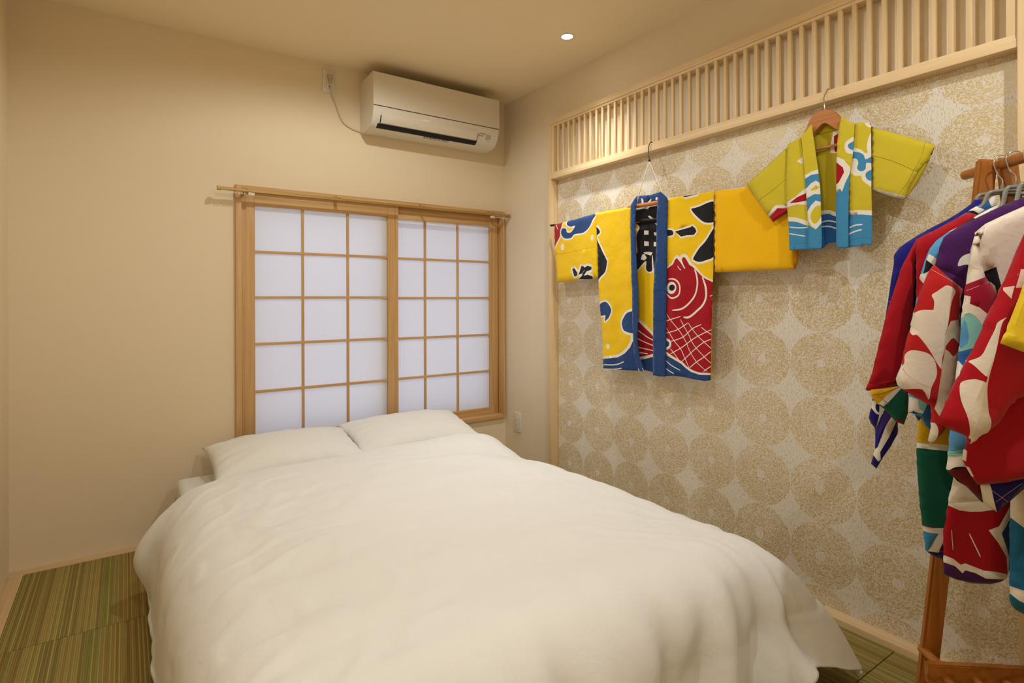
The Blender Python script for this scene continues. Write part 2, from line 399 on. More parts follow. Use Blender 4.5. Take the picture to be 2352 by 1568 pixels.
def shoji(name, label, x0, x1, sl_, sr_, y, zt, zb, cols, rows):
    """x0..x1 outer, sl_/sr_ inner stile edges, y front plane"""
    e = empty(name, ((x0 + x1) / 2, y, 0.37), label, 'sliding screen')
    d = 0.024
    box('stile', (x0, y, 0.3705), (sl_, y + d, 1.667), SZ, e, 0.001)
    box('stile', (sr_, y, 0.3705), (x1, y + d, 1.667), SZ, e, 0.001)
    box('top_rail', (sl_, y + 0.001, zt), (sr_, y + d - 0.001, 1.667), SX, e, 0.001)
    box('bottom_rail', (sl_, y + 0.001, 0.3705), (sr_, y + d - 0.001, zb), SX, e, 0.001)
    for c in cols: box('muntin', (c - 0.0068, y + 0.0055, zb), (c + 0.0068, y + 0.0145, zt), SZ, e, 0.0006)
    for r in rows: box('muntin', (sl_, y + 0.005, r - 0.0068), (sr_, y + 0.0145, r + 0.0068), SX, e, 0.0006)
    xs_ = [sl_] + list(cols) + [sr_]; zs_ = [zb] + sorted(rows) + [zt]
    for i in range(len(xs_) - 1):
        for j in range(len(zs_) - 1):
            box('paper_pane', (xs_[i] + 0.0003, y + 0.0148, zs_[j] + 0.0003), (xs_[i + 1] - 0.0003, y + 0.0156, zs_[j + 1] - 0.0003), 'shoji_paper', e)
    return e
shoji('shoji_screen', 'front wooden paper screen, on the window half away from the patterned wall', -1.5885, -0.750, -1.524, -0.8145, 0.002, 1.600, 0.424, [-1.2875, -1.0455], [1.3665, 1.134, 0.896, 0.654])
shoji('shoji_screen', 'rear wooden paper screen, on the window half next to the side wall', -0.850, -0.033, -0.787, -0.0945, 0.036, 1.598, 0.413, [-0.5575, -0.3315], [1.3655, 1.130, 0.889, 0.651])

# curtain rail
cr_ = empty('curtain_rail', (-0.86, -0.07, 1.66), 'bronze metal curtain rail with white runners above the paper screens', 'curtain rail')
prof = [(-0.078, 1.653), (-0.078, 1.665), (-0.075, 1.6665), (-0.065, 1.6665), (-0.062, 1.665), (-0.062, 1.653), (-0.066, 1.653), (-0.066, 1.6555), (-0.074, 1.6555), (-0.074, 1.653)]
m = MB(); m.prism(prof, -1.690, -0.026, lambda x, a, b: (x, a, b)); m.build('rail', 'rail_bronze', cr_)
for x in (-1.704, -0.029): box('end_cap', (x, -0.081, 1.6495), (x + 0.018, -0.059, 1.669), 'rail_bronze', cr_, 0.0015)
for x in (-1.575, -1.12, -0.62, -0.14):
    m = MB(); m.box((x - 0.008, -0.062, 1.664), (x + 0.008, -0.0201, 1.668)); m.box((x - 0.008, -0.0225, 1.664), (x + 0.008, -0.0201, 1.684)); m.box((x - 0.007, -0.079, 1.6665), (x + 0.007, -0.06, 1.6685))
    b_ = m.build('bracket', 'rail_bronze', cr_)
    m = MB(); m.tube([(x, -0.0225, 1.677), (x, -0.0245, 1.677)], [0.0035, 0.002], 10); m.build('screw', 'chrome', b_)
def runner(x):
    m = MB(); pts = [(x + 0.0035 * math.cos(a), -0.070, 1.6465 + 0.0055 * math.sin(a)) for a in np.linspace(0, 2 * math.pi, 13)]
    m.tube(pts, 0.0011, 6); m.box((x - 0.002, -0.0725, 1.651), (x + 0.002, -0.0675, 1.6545)); m.box((x - 0.0035, -0.071, 1.640), (x + 0.0035, -0.069, 1.643))
    m.build('runner', 'clear_plastic', cr_, 40)
for i in range(8): runner(-1.672 + 0.0128 * i)
for i in range(7): runner(-0.118 + 0.0128 * i)
for x0 in (-1.566, -0.155):
    m = MB(); m.box((x0, -0.074, 1.637), (x0 + 0.028, -0.066, 1.6525), 0, 0.001)
    q = m.build('magnet_carrier', 'clear_plastic', cr_, 35)
    for k in (0.008, 0.020): box('hole', (x0 + k - 0.002, -0.0745, 1.641), (x0 + k + 0.002, -0.0735, 1.645), 'rail_bronze', q)

# ------------------------------------------------------------------ air conditioner
AX0, AX1 = -0.979, -0.180
ac = empty('air_conditioner', ((AX0 + AX1) / 2, 0, 2.05), 'white wall-mounted air conditioner under the ceiling', 'air conditioner')
def prof_body():
    low = crv([(-0.207, 2.157), (-0.205, 2.135), (-0.196, 2.105), (-0.176, 2.074), (-0.150, 2.056), (-0.120, 2.050)], 4)
    p = [(0.0, 2.055), (0.0, 2.322), (-0.03, 2.335), (-0.188, 2.335)] + [(-0.198, 2.333), (-0.203, 2.320), (-0.203, 2.160)]
    return p + [tuple(q) for q in low] + [(-0.05, 2.048)]
m = MB(); m.prism(prof_body(), AX0 + 0.002, AX1 - 0.002, lambda x, a, b: (x, a, b)); m.build('body', 'white_plastic', ac, 32)
m = MB(); m.prism([(-0.190, 2.3385), (-0.150, 2.3385), (-0.150, 2.336), (-0.2035, 2.335), (-0.2035, 2.162), (-0.2125, 2.160), (-0.2115, 2.333), (-0.207, 2.338)], AX0, AX1, lambda x, a, b: (x, a, b)); m.build('front_panel', 'gloss_white', ac, 32)
m = MB(); m.box((AX0 + 0.003, -0.2073, 2.1565), (AX1 - 0.003, -0.2032, 2.1605)); m.build('panel_gap', 'seam_grey', ac)
# lower casing lip
LX0, LX1 = -0.930, -0.330
slot = [(-0.2005, 2.112), (-0.188, 2.083), (-0.170, 2.0635), (-0.150, 2.0525), (-0.155, 2.0600), (-0.192, 2.110)]
m = MB(); m.prism([(-0.1775, 2.0735), (-0.160, 2.0590), (-0.1485, 2.0545), (-0.148, 2.060), (-0.165, 2.075)], LX0 - 0.012, LX1 + 0.012, lambda x, a, b: (x, a, b)); m.build('air_slot', 'dark_slot', ac)
lv = crv([(-0.2065, 2.132), (-0.206, 2.115), (-0.200, 2.095), (-0.188, 2.075)], 5)
m = MB(); m.prism([tuple(q) for q in lv] + [(q[0] + 0.006, q[1] + 0.002) for q in lv[::-1]], LX0, LX1, lambda x, a, b: (x, a, b)); m.build('louver', 'gloss_white', ac, 60)
for x in (LX0 - 0.0035, LX1 + 0.0005):
    m = MB(); m.prism([(q[0] + 0.0005, q[1]) for q in lv[6:]] + [(q[0] + 0.008, q[1]) for q in lv[6:][::-1]], x, x + 0.003, lambda x, a, b: (x, a, b)); m.build('louver_gap', 'dark_slot', ac)
def on_low(z):  # front face y at height z of the lower casing
    P = [(-0.207, 2.157), (-0.205, 2.135), (-0.196, 2.105), (-0.176, 2.074), (-0.150, 2.056), (-0.120, 2.050)]
    for a, b in zip(P, P[1:]):
        if b[1] <= z <= a[1]: return a[0] + (b[0] - a[0]) * (z - a[1]) / (b[1] - a[1])
    return -0.12
m = MB(); y1, y2 = on_low(2.115), on_low(2.092)
m.add([(-0.268, y1 - 0.004, 2.115), (-0.232, y1 - 0.004, 2.115), (-0.232, y2 - 0.004, 2.092), (-0.268, y2 - 0.004, 2.092), (-0.268, y1 + .001, 2.115), (-0.232, y1 + .001, 2.115), (-0.232, y2 + .001, 2.092), (-0.268, y2 + .001, 2.092)], [(0, 1, 2, 3), (4, 7, 6, 5), (0, 4, 5, 1), (1, 5, 6, 2), (2, 6, 7, 3), (3, 7, 4, 0)])
m.build('receiver_window', 'sensor_grey', ac)
def text(name, body, x, z, size, mat, parent, tilt):
    c = bpy.data.curves.new(name, 'FONT'); c.body = body; c.size = size; c.extrude = 0.0003; c.materials.append(MATS[mat])
    tmp = bpy.data.objects.new(name, c); COL.objects.link(tmp); me = bpy.data.meshes.new_from_object(tmp)
    bpy.data.objects.remove(tmp); o = bpy.data.objects.new(name, me); COL.objects.link(o); o.parent = parent
    o.location = Vector((x, on_low(z + size * .3) - 0.0035, z)) - world_of(parent); o.rotation_euler = (math.pi / 2 + tilt, 0, 0); return o
text('lettering', 'MITSUBISHI', -0.318, 2.113, 0.0088, 'print_grey', ac, -0.17)
text('lettering', '霧ヶ峰', -0.316, 2.101, 0.0095, 'print_grey', ac, -0.25)
text('lettering', '運転', -0.262, 2.0865, 0.005, 'print_grey', ac, -0.5)
text('lettering', 'タイマー', -0.250, 2.080, 0.005, 'print_grey', ac, -0.5)
# caution label on the lower lip (rows of small print)
lb = MB()
for r in range(3):
    z = 2.0545 - 0.0012 * r; y = -0.1465 + 0.009 * r
    x = -0.655
    while x < -0.50:
        w_ = random.uniform(0.006, 0.022); lb.add([(x, y - 0.0006, z - .0003), (x + w_, y - 0.0006, z - .0003), (x + w_, y + 0.004, z - 0.0022), (x, y + 0.004, z - 0.0022), (x, y, z + .002), (x + w_, y, z + .002), (x + w_, y + 0.004, z), (x, y + 0.004, z)], [(0, 1, 2, 3), (4, 7, 6, 5), (0, 4, 5, 1), (1, 5, 6, 2), (2, 6, 7, 3), (3, 7, 4, 0)]); x += w_ + random.uniform(0.002, 0.006)
lb.build('caution_print', 'print_grey', ac)
# wall socket for the air conditioner, plug and cord
so = empty('wall_socket', (-1.151, 0, 2.307), 'white wall socket with a plug in it beside the air conditioner', 'socket')
box('plate', (-1.186, -0.006, 2.2465), (-1.116, 0, 2.3675), 'white_plastic', so, 0.002)
box('outlet', (-1.163, -0.0085, 2.272), (-1.139, -0.006, 2.346), 'white_plastic', so, 0.001)
box('slot', (-1.1545, -0.0092, 2.2775), (-1.1475, -0.0084, 2.2815), 'dark_slot', so)
pc = empty('appliance_cord', (-1.15, -0.02, 2.32), 'beige plug and cord running from the high wall socket to the air conditioner', 'cord')
m = MB(); m.box((-1.162, -0.030, 2.318), (-1.134, -0.0087, 2.342), 0, 0.005); m.box((-1.157, -0.026, 2.300), (-1.141, -0.011, 2.320), 0, 0.004); m.build('plug', 'plug_beige', pc, 40)
cp = crv([(-1.149, -0.018, 2.302), (-1.146, -0.020, 2.28), (-1.135, -0.012, 2.235), (-1.112, -0.008, 2.185), (-1.098, -0.007, 2.140), (-1.070, -0.007, 2.095), (-1.020, -0.007, 2.070), (-0.9775, -0.007, 2.062)], 6)
m = MB(); m.tube(cp, 0.0038, 8); m.build('cable', 'cable_white', pc, 60)
so = empty('power_outlet', (0, -0.146, 0.337), 'white double power outlet low on the side wall beside the bed head', 'socket')
box('plate', (-0.009, -0.181, 0.2765), (0, -0.111, 0.3965), 'white_plastic', so, 0.002)
box('outlet', (-0.0105, -0.159, 0.296), (-0.008, -0.133, 0.376), 'white_plastic', so, 0.0006)
for z in (0.353, 0.321):
    for y in (-0.1515, -0.1425): box('slot', (-0.0112, y - 0.0008, z - 0.0045), (-0.0102, y + 0.0008, z + 0.0045), 'print_grey', so)

# ------------------------------------------------------------------ bed
def grid_mesh(name, F, nu, nv, mat, parent=None, closed_u=False):
    V = [F(i / (nu - (0 if closed_u else 1)), j / (nv - 1)) for j in range(nv) for i in range(nu)]
    Fc = []
    for j in range(nv - 1):
        for i in range(nu - (0 if closed_u else 1)):
            i2 = (i + 1) % nu; Fc.append((j * nu + i, j * nu + i2, (j + 1) * nu + i2, (j + 1) * nu + i))
    me = bpy.data.meshes.new(name); me.from_pydata(V, [], Fc); me.update()
    return mesh_obj(name, me, [mat], parent, 180)
MX0, MX1, MY0, MY1 = -1.875, -0.470, -0.085, -2.03
bm_ = MB(); bm_.box((MX0, MY1, 0.003), (MX1, MY0, 0.305), 0, 0.03)
mat_ = bm_.build('mattress', 'sheet_linen', None, 60)
tag(mat_, 'low mattress in a white fitted sheet, showing at the corner beside the pillow', 'mattress')

def nz(x, y, z=0.0, s=1.0): return noise.noise(Vector((x * s, y * s, z)))
DX0, DX1, DY0, DY1 = -1.79, -0.590, -0.60, -2.05   # flat zone of the duvet
def duvet(u, v):
    HL, HR, HF = 0.505, 0.47, 0.43
    a = -HL + u * (HL + (DX1 - DX0) + HR)             # arc coordinate across
    b = -0.135 + v * (0.135 + (DY0 - DY1) + HF)          # along, head to foot
    ax = max(0.0, -a) * -1 + max(0.0, a - (DX1 - DX0)); x0 = DX0 + min(max(a, 0), DX1 - DX0)
    by = max(0.0, b - (DY0 - DY1)); y0 = DY0 - min(max(b, 0), DY0 - DY1)
    hd = max(0.0, -b)
    tx = (x0 - DX0) / (DX1 - DX0); ty = (DY0 - y0) / (DY0 - DY1)
    ztop = TOPZ(tx, ty)
    d = math.hypot(ax, by)
    R = 0.17
    if d > 1e-9: d *= 1 - 0.13 * 2 * abs(ax * by) / (d * d)
    L = R * math.pi / 2
    hyp = math.hypot(ax, by)
    if hyp < 1e-9: dirx = diry = 0.0
    else: dirx, diry = ax / hyp, -by / hyp
    corner = 2 * abs(dirx * diry)
    zmin = 0.018
    if d < L: out = R * math.sin(d / R); dr = R * (1 - math.cos(d / R))
    else:
        e = d - L; out = R + 0.10 * e + 0.55 * corner * e; dr = R + e * (0.985 - 0.22 * corner)
    out += 0.075 * corner * min(1.0, d / 0.28) ** 1.5
    z = ztop - dr
    if z < zmin:
        ex = zmin - z; z = zmin + 0.008 * (0.5 + 0.5 * math.sin(ex * 60)); out += ex * 0.55
    x = x0 + dirx * out; y = y0 + diry * out
    # vertical folds on the hanging sides
    s = y0 * 1.0 if abs(dirx) > abs(diry) else x0
    g = min(1.0, d / 0.30) ** 1.4
    ph = (y0 if abs(dirx) > 0.5 else x0) + 0.22 * math.atan2(by, abs(ax) + 1e-6)
    fold = (math.sin(ph * 21 + 3 * nz(ph, d, 2.0, 2.2)) * 0.5 + math.sin(ph * 47 + 4 * nz(ph, d, 5.0, 3.0)) * 0.30 + 0.5 * abs(nz(ph, d * .5, 8.0, 9.0))) * (1.0 + 1.2 * by / 0.5) * (0.55 if ax < 0 else 1.0)
    fold = math.copysign(abs(fold) ** 0.85, fold) if ax >= 0 else fold
    rad = fold * (0.028 if ax >= 0 else 0.012) * g
    rad += 0.035 * nz(x0, y0, z, 1.7) * g
    if ax < 0: rad += 0.082 * math.exp(-((y0 + 0.60) / 0.12) ** 2) * math.exp(-((d - 0.31) / 0.11) ** 2) * (1 - hd / 0.135)
    x += dirx * rad; y += diry * rad
    # head edge rolls down over the thickness
    if hd > 0:
        R2 = 0.030; q = hd / 0.135
        if hd < R2 * 2.0: y += R2 * math.sin(hd / R2 * 0.8) ; z -= R2 * (1 - math.cos(hd / R2 * 0.8)) * 1.2
        else:
            y += R2 * math.sin(1.6) - (hd - 0.06) * 0.9; z -= 0.037 + (hd - 0.06) * 0.25
        y -= 0.0
    top = math.exp(-(d / 0.17) ** 2)
    # pulled creases fanning out towards the foot corner
    fan = math.exp(-((x0 - DX1) / 0.55) ** 2) * math.exp(-((y0 - DY1) / 0.42) ** 2)
    an_ = math.atan2(y0 - diry * 0 - (DY1 - 0.30 + 0.2 * by), x0 - (DX1 + 0.25))
    rdg = 1 - abs(2 * nz(an_ * 3.2, d * 0.8 + x0 * 0.4, 11.0, 2.0)) * 2.2
    z += 0.010 * fan * max(0.0, rdg) * min(1.0, 0.35 + d / 0.2) * (1 if z > 0.06 else 0)
    lft = math.exp(-((a - 0.0) / 0.30) ** 2); rl = 1 - abs(2 * nz(a * 3.0 + y0 * 1.2, y0 * 5 - a * 2, 13.0, 1.6)) * 2.4
    z += 0.006 * lft * max(0.0, rl) * (1 - hd / 0.135)
    z += top * (0.010 * nz(x0, y0, 0.3, 3.0) + 0.0065 * nz(x0 * .7 + .3 * y0, y0 * 3.2, 4.3, 4.0) + 0.0016 * nz(x0 * 3, y0 * 3, 1.3, 9.0))
    # soft diagonal creases
    cr = nz(x0 * 0.6 + y0 * 0.8, x0 * 4 - y0 * 3, 7.0, 2.2)
    z += top * 0.005 * max(0, cr) 
    return (x, y, max(z, 0.012))
def TOPZ(tx, ty):
    z = 0.392 + 0.042 * math.sin(math.pi * min(1, max(0, tx))) ** 0.8 * (0.55 + 0.45 * math.sin(math.pi * min(1.0, ty * 1.0 + 0.1)))
    z += 0.035 * math.exp(-((ty + 0.02) / 0.10) ** 2) * math.exp(-((tx - 0.93) / 0.16) ** 2)
    z -= 0.028 * math.exp(-((ty - 0.20) / 0.09) ** 2) * math.exp(-((tx - 1.0) / 0.14) ** 2)
    z += 0.004 * tx * ty
    return z
dv = grid_mesh('duvet', duvet, 230, 250, 'bed_linen')
md = dv.modifiers.new('thickness', 'SOLIDIFY'); md.thickness = 0.012; md.offset = -1.0
tag(dv, 'large cream white duvet spread over the low bed and hanging to the tatami', 'duvet')

def pillow(name, label, c, w, d, h, rz, tilt, seed):
    nu, nv = 72, 44; o_ = Vector(c); V = []; Fc = []
    cz, sz = math.cos(rz), math.sin(rz); ct, st = math.cos(tilt), math.sin(tilt)
    for side in (1, -1):
        for j in range(nv + 1):
            for i in range(nu + 1):
                a = -1 + 2 * i / nu; b = -1 + 2 * j / nv
                # pinch the sides inwards between the corners
                X = a * w / 2 * (1 - 0.055 * (1 - b * b)); Y = b * d / 2 * (1 - 0.06 * (1 - a * a))
                e = (1 - abs(a) ** 2.6) * (1 - abs(b) ** 2.4); Z = side * h / 2 * max(e, 0) ** 0.5
                if side < 0: Z *= 0.55
                k = (abs(a) ** 4 + abs(b) ** 4) / 2
                Z += side * 0.016 * k * math.sin(9 * math.atan2(b, a) * 2 + seed) * max(e, 0) ** 0.35 + side * 0.006 * nz(a * 2, b * 2, seed, 1.6) * max(e, 0) ** .3
                y2 = Y * ct - Z * st; z2 = Y * st + Z * ct
                V.append((c[0] + X * cz - y2 * sz, c[1] + X * sz + y2 * cz, c[2] + z2))
    N = (nu + 1) * (nv + 1)
    for s_ in (0, 1):
        for j in range(nv):
            for i in range(nu):
                q = (s_ * N + j * (nu + 1) + i, s_ * N + j * (nu + 1) + i + 1, s_ * N + (j + 1) * (nu + 1) + i + 1, s_ * N + (j + 1) * (nu + 1) + i)
                Fc.append(q if s_ == 0 else q[::-1])
    me = bpy.data.meshes.new(name); me.from_pydata(V, [], Fc)
    b_ = bmesh.new(); b_.from_mesh(me); bmesh.ops.remove_doubles(b_, verts=b_.verts[:], dist=0.0004); b_.to_mesh(me); b_.free(); me.update()
    o = mesh_obj(name, me, ['pillow_linen'], None, 180)
    return tag(o, label, 'pillow')
pillow('pillow', 'white pillow nearer the bare floor side of the bed', (-1.435, -0.285, 0.390), 0.67, 0.43, 0.175, 0.0, 0.16, 0.6)
pillow('pillow', 'white pillow beside the patterned wall, partly tucked behind the other', (-0.785, -0.255, 0.395), 0.69, 0.43, 0.175, -0.02, 0.20, 2.1)

# ------------------------------------------------------------------ garments (patterns in tenths of a millimetre)
PAT = {
 'c1_sleeve_l': ('gold',[(6160,15390),(6990,15440),(8110,15500),(9660,15600),(9750,14090),(9810,12270),(8190,12200),(6460,12130),(6350,12950),(6250,13770),(6210,14640)],[('s','stitchy',0.0018,[(6250,13670),(7840,13750),(9650,13870)]),('p','red',0,[(6110,15450),(7010,15470),(6810,14650),(6200,13860)]),('s','white',0.008,[(7050,15470),(6870,14700),(6520,14300),(6220,13820)]),('b','navy',0.0055,[(7930,15470),(9530,15570),(9410,15260),(9200,14940),(8730,14690),(8020,14670),(7750,14500),(7240,14520),(6960,14730),(6910,14940),(7050,15080),(7340,15030),(7430,14830),(7750,14800),(8040,15040),(8020,15130),(7750,15100),(7460,15220),(7400,15410),(7660,15470)]),('l','white',0.0037,[(6430,15360),(6530,15230),(6640,15040)]),('e','white',0,[(7050,14080),(7200,13890)]),('e','white',0,[(9400,14360),(9490,14200)]),('B','black',0.008,[(7830,12820),(7990,12870),(8280,12600),(8230,12450),(8010,12410),(7880,12670)]),('B','black',0.008,[(8590,12950),(8760,12920),(8820,12850),(9060,12940),(9360,12860),(9330,12720),(8970,12650),(8760,12430),(8590,12380),(8720,12640),(8890,12740),(8630,12550),(8350,12490),(8470,12680)]),('B','black',0.008,[(8320,12260),(8590,12410),(9060,12470),(9390,12380),(9310,12230)]),('p','black',0,[(8590,12950),(8760,12920),(8820,12850),(9060,12940),(9360,12860),(9330,12720),(8970,12650),(8760,12430),(8590,12380),(8720,12640),(8890,12740),(8630,12550),(8350,12490),(8470,12680)]),('s','white',0.0061,[(6300,12860),(6400,12520),(6490,12120)])]),
 'c1_front_l': ('gold',[(9700,15580),(10890,15590),(12060,15550),(12160,13880),(12260,10730),(12320,9160),(12520,7850),(11380,7770),(10190,7690),(10080,9300),(9850,12170),(9810,13520)],[('b','black',0.0064,[(9610,14900),(9840,14800),(9960,14610),(9860,14500),(9610,14440)]),('b','black',0.0064,[(9650,14380),(9980,13850),(10450,13170),(10490,13030),(10330,12600),(9990,12330),(9730,12170),(9610,13530)]),('b','navy',0.0064,[(9920,10870),(10160,11050),(10440,11040),(10710,10820),(10770,10600),(10590,10300),(10320,10120),(10280,10150),(10320,10400),(9920,10390)]),('s','white',0.0139,[(12150,9690),(12180,9520),(12110,9200),(11890,8870),(11530,8580),(11080,8410),(10070,8250)]),('p','navy',0,[(12250,9680),(12240,9260),(12000,8880),(11680,8590),(11160,8360),(10070,8180),(10070,7460),(12930,7760),(12940,9710)]),('b','navy',0.0075,[(12330,10550),(11900,10570),(11650,10380),(11480,10080),(11540,9810),(11750,9660),(12320,9660)]),('s','white',0.0048,[(10190,7920),(11010,7990),(11620,8200)]),('s','white',0.0043,[(10190,7710),(11000,7770),(11420,7860)]),('e','white',0,[(10530,8860),(10660,8730)])]),
 'c1_back': ('gold',[(9420,15620),(11800,15600),(12220,16100),(13040,16020),(13600,16070),(14000,15700),(16420,15640),(16400,12310),(16320,10740),(16250,7830),(15000,7830),(13890,7770),(12650,7870),(11100,7730),(9900,7650),(9780,9280),(9550,12180)],[('p','navy',0,[(12190,16130),(13040,16050),(13600,16100),(13640,15630),(12100,15670)]),('p','white',0,[(12450,15940),(12510,15960),(12590,15850),(12610,15650),(12490,15670)]),('p','white',0,[(13070,15850),(13090,15800),(13000,15670),(12880,15720)]),('e','white',0,[(13400,15800),(13470,15730)]),('b','black',0.0047,[(12110,15430),(12290,15450),(13410,15460),(13710,15250),(13700,12700),(13480,12360),(13250,12430),(13180,13020),(13110,13230),(13100,12580),(13020,12480),(12830,12490),(12720,12630),(12710,12990),(12030,12480),(12030,13300),(12220,13440),(12140,14210),(12340,14610),(12000,14930)]),('p','white',0,[(12620,15440),(12960,15470),(12880,15380)]),('p','white',0,[(12640,14420),(12910,14390),(12910,14200),(12640,14220)]),('p','white',0,[(12640,13920),(12910,13870),(12910,13680),(12640,13700)]),('p','white',0,[(13220,14280),(13480,14240),(13480,14070),(13240,14140)]),('p','white',0,[(13210,13830),(13480,13820),(13480,13590),(13210,13640)]),('p','white',0,[(12600,13400),(12870,13410),(13140,13350),(13040,13220),(12670,13320)]),('p','white',0,[(12520,13300),(12640,13320),(12770,13160),(12750,13080),(12610,13020),(12420,13080)]),('p','white',0,[(12840,15080),(12990,15070),(13260,14870),(13090,14840)]),('p','white',0,[(12080,14950),(12380,14850),(12080,14850)]),('p','white',0,[(13280,14700),(13480,14640),(13480,14490)]),('p','red',0,[(12130,10200),(12380,10050),(13170,9480),(13420,9320),(13420,8710),(12370,8470),(12060,8390)]),('s','white',0.0112,[(12130,10300),(12380,10140),(12760,9890),(13350,9470)]),('s','white',0.0112,[(12270,8380),(12680,8470),(13350,8680)]),('s','white',0.0046,[(12130,9770),(12690,9480),(13290,9260)]),('s','white',0.0041,[(12130,9350),(12690,9170),(13290,9030)]),('s','white',0.0041,[(12200,8920),(12750,8860),(13290,8810)]),('s','white',0.0041,[(12200,8680),(12550,8660),(12830,8650)]),('p','navy',0,[(12060,8260),(12680,8400),(13680,8680),(13670,7820),(12050,7650)])]),
 'c1_collar_l': ('navy',[(12560,16030),(12340,15880),(12140,15640),(12110,14880),(12130,13670),(12180,11980),(12220,11680),(12220,10210),(12270,9630),(12320,8640),(12530,7850),(12970,7880),(12670,8460),(12550,9180),(12570,10220),(12600,11000),(12550,12030),(12470,13590),(12440,14550),(12440,15150),(12470,15500)],[('s','navyd',0.0015,[(12170,12830),(12340,12880),(12520,12890)]),('l','white',0.0036,[(12580,7950),(12640,7880),(12690,7820)]),('l','white',0.0036,[(12840,8010),(12890,7930),(12970,7850)])]),
 'c1_collar_r': ('navy',[(13940,16000),(14120,15860),(14340,15640),(14310,13780),(14290,12090),(14300,12380),(14270,11550),(14230,9460),(14200,7770),(13820,7740),(13490,7760),(13510,9420),(13550,11560),(13630,12920),(13670,12690),(13710,13840),(13740,14980),(13770,15460),(13810,15830)],[('s','navyd',0.0016,[(13560,11560),(13940,11590),(14270,11600)]),('s','navyd',0.0012,[(13530,10260),(13880,10240),(14230,10270)]),('s','navyd',0.0012,[(13510,9250),(13880,9340),(14230,9340)]),('s','navyd',0.0011,[(13750,14390),(13970,14550),(14080,14710)])]),
 'c1_front_r': ('gold',[(14230,15640),(14790,15630),(15720,15590),(16650,15590),(16610,13450),(16620,12290),(16580,11520),(16550,10750),(16510,9200),(16480,7870),(16200,7810),(15580,7820),(15250,7850),(14690,7860),(14020,7770),(14050,10710),(14120,13230)],[('B','black',0.0053,[(15160,15630),(15940,15630),(15880,15580),(15180,15560)]),('p','white',0,[(14230,15630),(14490,15650),(14330,15570),(14230,15560)]),('b','black',0.0053,[(15540,15010),(15620,15030),(15940,15050),(16710,15150),(16710,14410),(16330,14340),(16020,14500),(15680,14800)]),('b','black',0.005,[(14040,14250),(14470,14230),(14590,14160),(14610,14070),(14520,13990),(14040,14020)]),('B','black',0.005,[(14710,14140),(15500,14250),(15580,14300),(15740,14170),(15790,14030),(15660,13910),(15350,13920),(15020,13890)]),('s','white',0.0058,[(16680,14260),(16590,14160),(16540,14060)]),('b','black',0.0058,[(16710,14100),(16250,13570),(15900,13280),(15640,12930),(15710,12820),(15930,12750),(16240,12790),(16700,13030)]),('s','white',0.0117,[(14140,12480),(14580,12770),(14710,12980),(14830,13040),(14970,12870),(15160,12590)]),('s','white',0.0117,[(15060,12640),(15000,12930),(15140,13080),(15310,12990),(15510,12680),(15700,12530),(16120,12130),(16660,11900)]),('p','red',0,[(14090,12460),(14580,12730),(14690,12920),(14790,12980),(14920,12860),(15240,12490),(15080,12820),(15070,12940),(15170,13000),(15260,12940),(15460,12640),(15600,12570),(15700,12480),(16070,12160),(16190,12070),(16660,11860),(16660,10750),(16650,8140),(15960,8100),(15490,8210),(15000,8470),(14020,8820)]),('s','white',0.0047,[(14960,12930),(15090,12700),(15230,12500)]),('s','white',0.0031,[(14840,12640),(14910,12530),(15020,12440)]),('s','white',0.0059,[(14300,12080),(14580,12080),(14820,11960),(14950,11730),(14910,11420),(14710,11270),(14450,11260),(14190,11450)]),('e','white',0,[(14490,11690),(14770,11420)]),('e','black',0,[(14520,11700),(14690,11560)]),('s','white',0.0066,[(15700,12450),(15810,12200),(15850,11810),(15720,11370),(15400,11010),(15010,10770),(14550,10710)]),('s','white',0.0078,[(16110,12110),(16260,11720),(16280,11290),(16110,10940),(15790,10680),(15400,10430),(15120,10420)]),('s','white',0.0031,[(14080,10190),(14450,10300),(14980,10450)]),('s','white',0.0031,[(14080,9660),(14500,9770),(14850,9890),(15340,10180)]),('s','white',0.0031,[(14440,9330),(15050,9550),(15570,9940),(16050,10140)]),('s','white',0.0031,[(14440,8790),(14950,9070),(15450,9410),(15880,9650),(16610,9980)]),('s','white',0.0031,[(15020,8510),(15440,8870),(15800,9150),(16200,9420),(16610,9590)]),('s','white',0.0031,[(15390,8260),(15800,8560),(16200,8810),(16610,9130)]),('s','white',0.0031,[(16150,8190),(16610,8530)]),('s','white',0.0027,[(14210,10560),(14450,10300),(14850,9890),(15100,9570),(15250,9320),(15440,8970),(15800,8560),(16330,8220)]),('s','white',0.0027,[(14080,10080),(14370,9720),(14670,9360),(14950,9070),(15130,8740),(15390,8270)]),('s','white',0.0027,[(14960,10330),(15110,10080),(15370,9690),(15540,9410),(15780,9150),(16200,8810),(16560,8530)]),('s','white',0.0027,[(15340,10200),(15570,9940),(15880,9650),(16200,9420),(16610,9110)]),('s','white',0.0027,[(16040,10030),(16340,9850),(16610,9710)]),('b','navy',0.0078,[(14020,9320),(14180,9350),(14350,9300),(14370,9210),(14290,9110),(14020,9050)]),('s','white',0.0086,[(14020,8910),(14540,8670),(15000,8470),(15220,8300),(15490,8170),(15960,8090),(16600,8150)]),('s','white',0.0031,[(14440,9020),(14650,8830),(14950,8480)]),('p','navy',0,[(13970,8770),(14540,8600),(15000,8400),(15220,8240),(15490,8110),(15960,8040),(16650,8100),(16650,7670),(13960,7340)]),('s','white',0.0035,[(14160,8490),(14490,8300),(14950,8120)]),('s','white',0.0035,[(14120,8150),(14390,8040),(14640,7950)]),('p','white',0,[(16460,11320),(16620,11400),(16620,11370),(16480,11290)]),('p','white',0,[(16500,11200),(16620,11220),(16620,11190)]),('l','white',0.0016,[(16550,10920),(16580,10910),(16600,10900)])]),
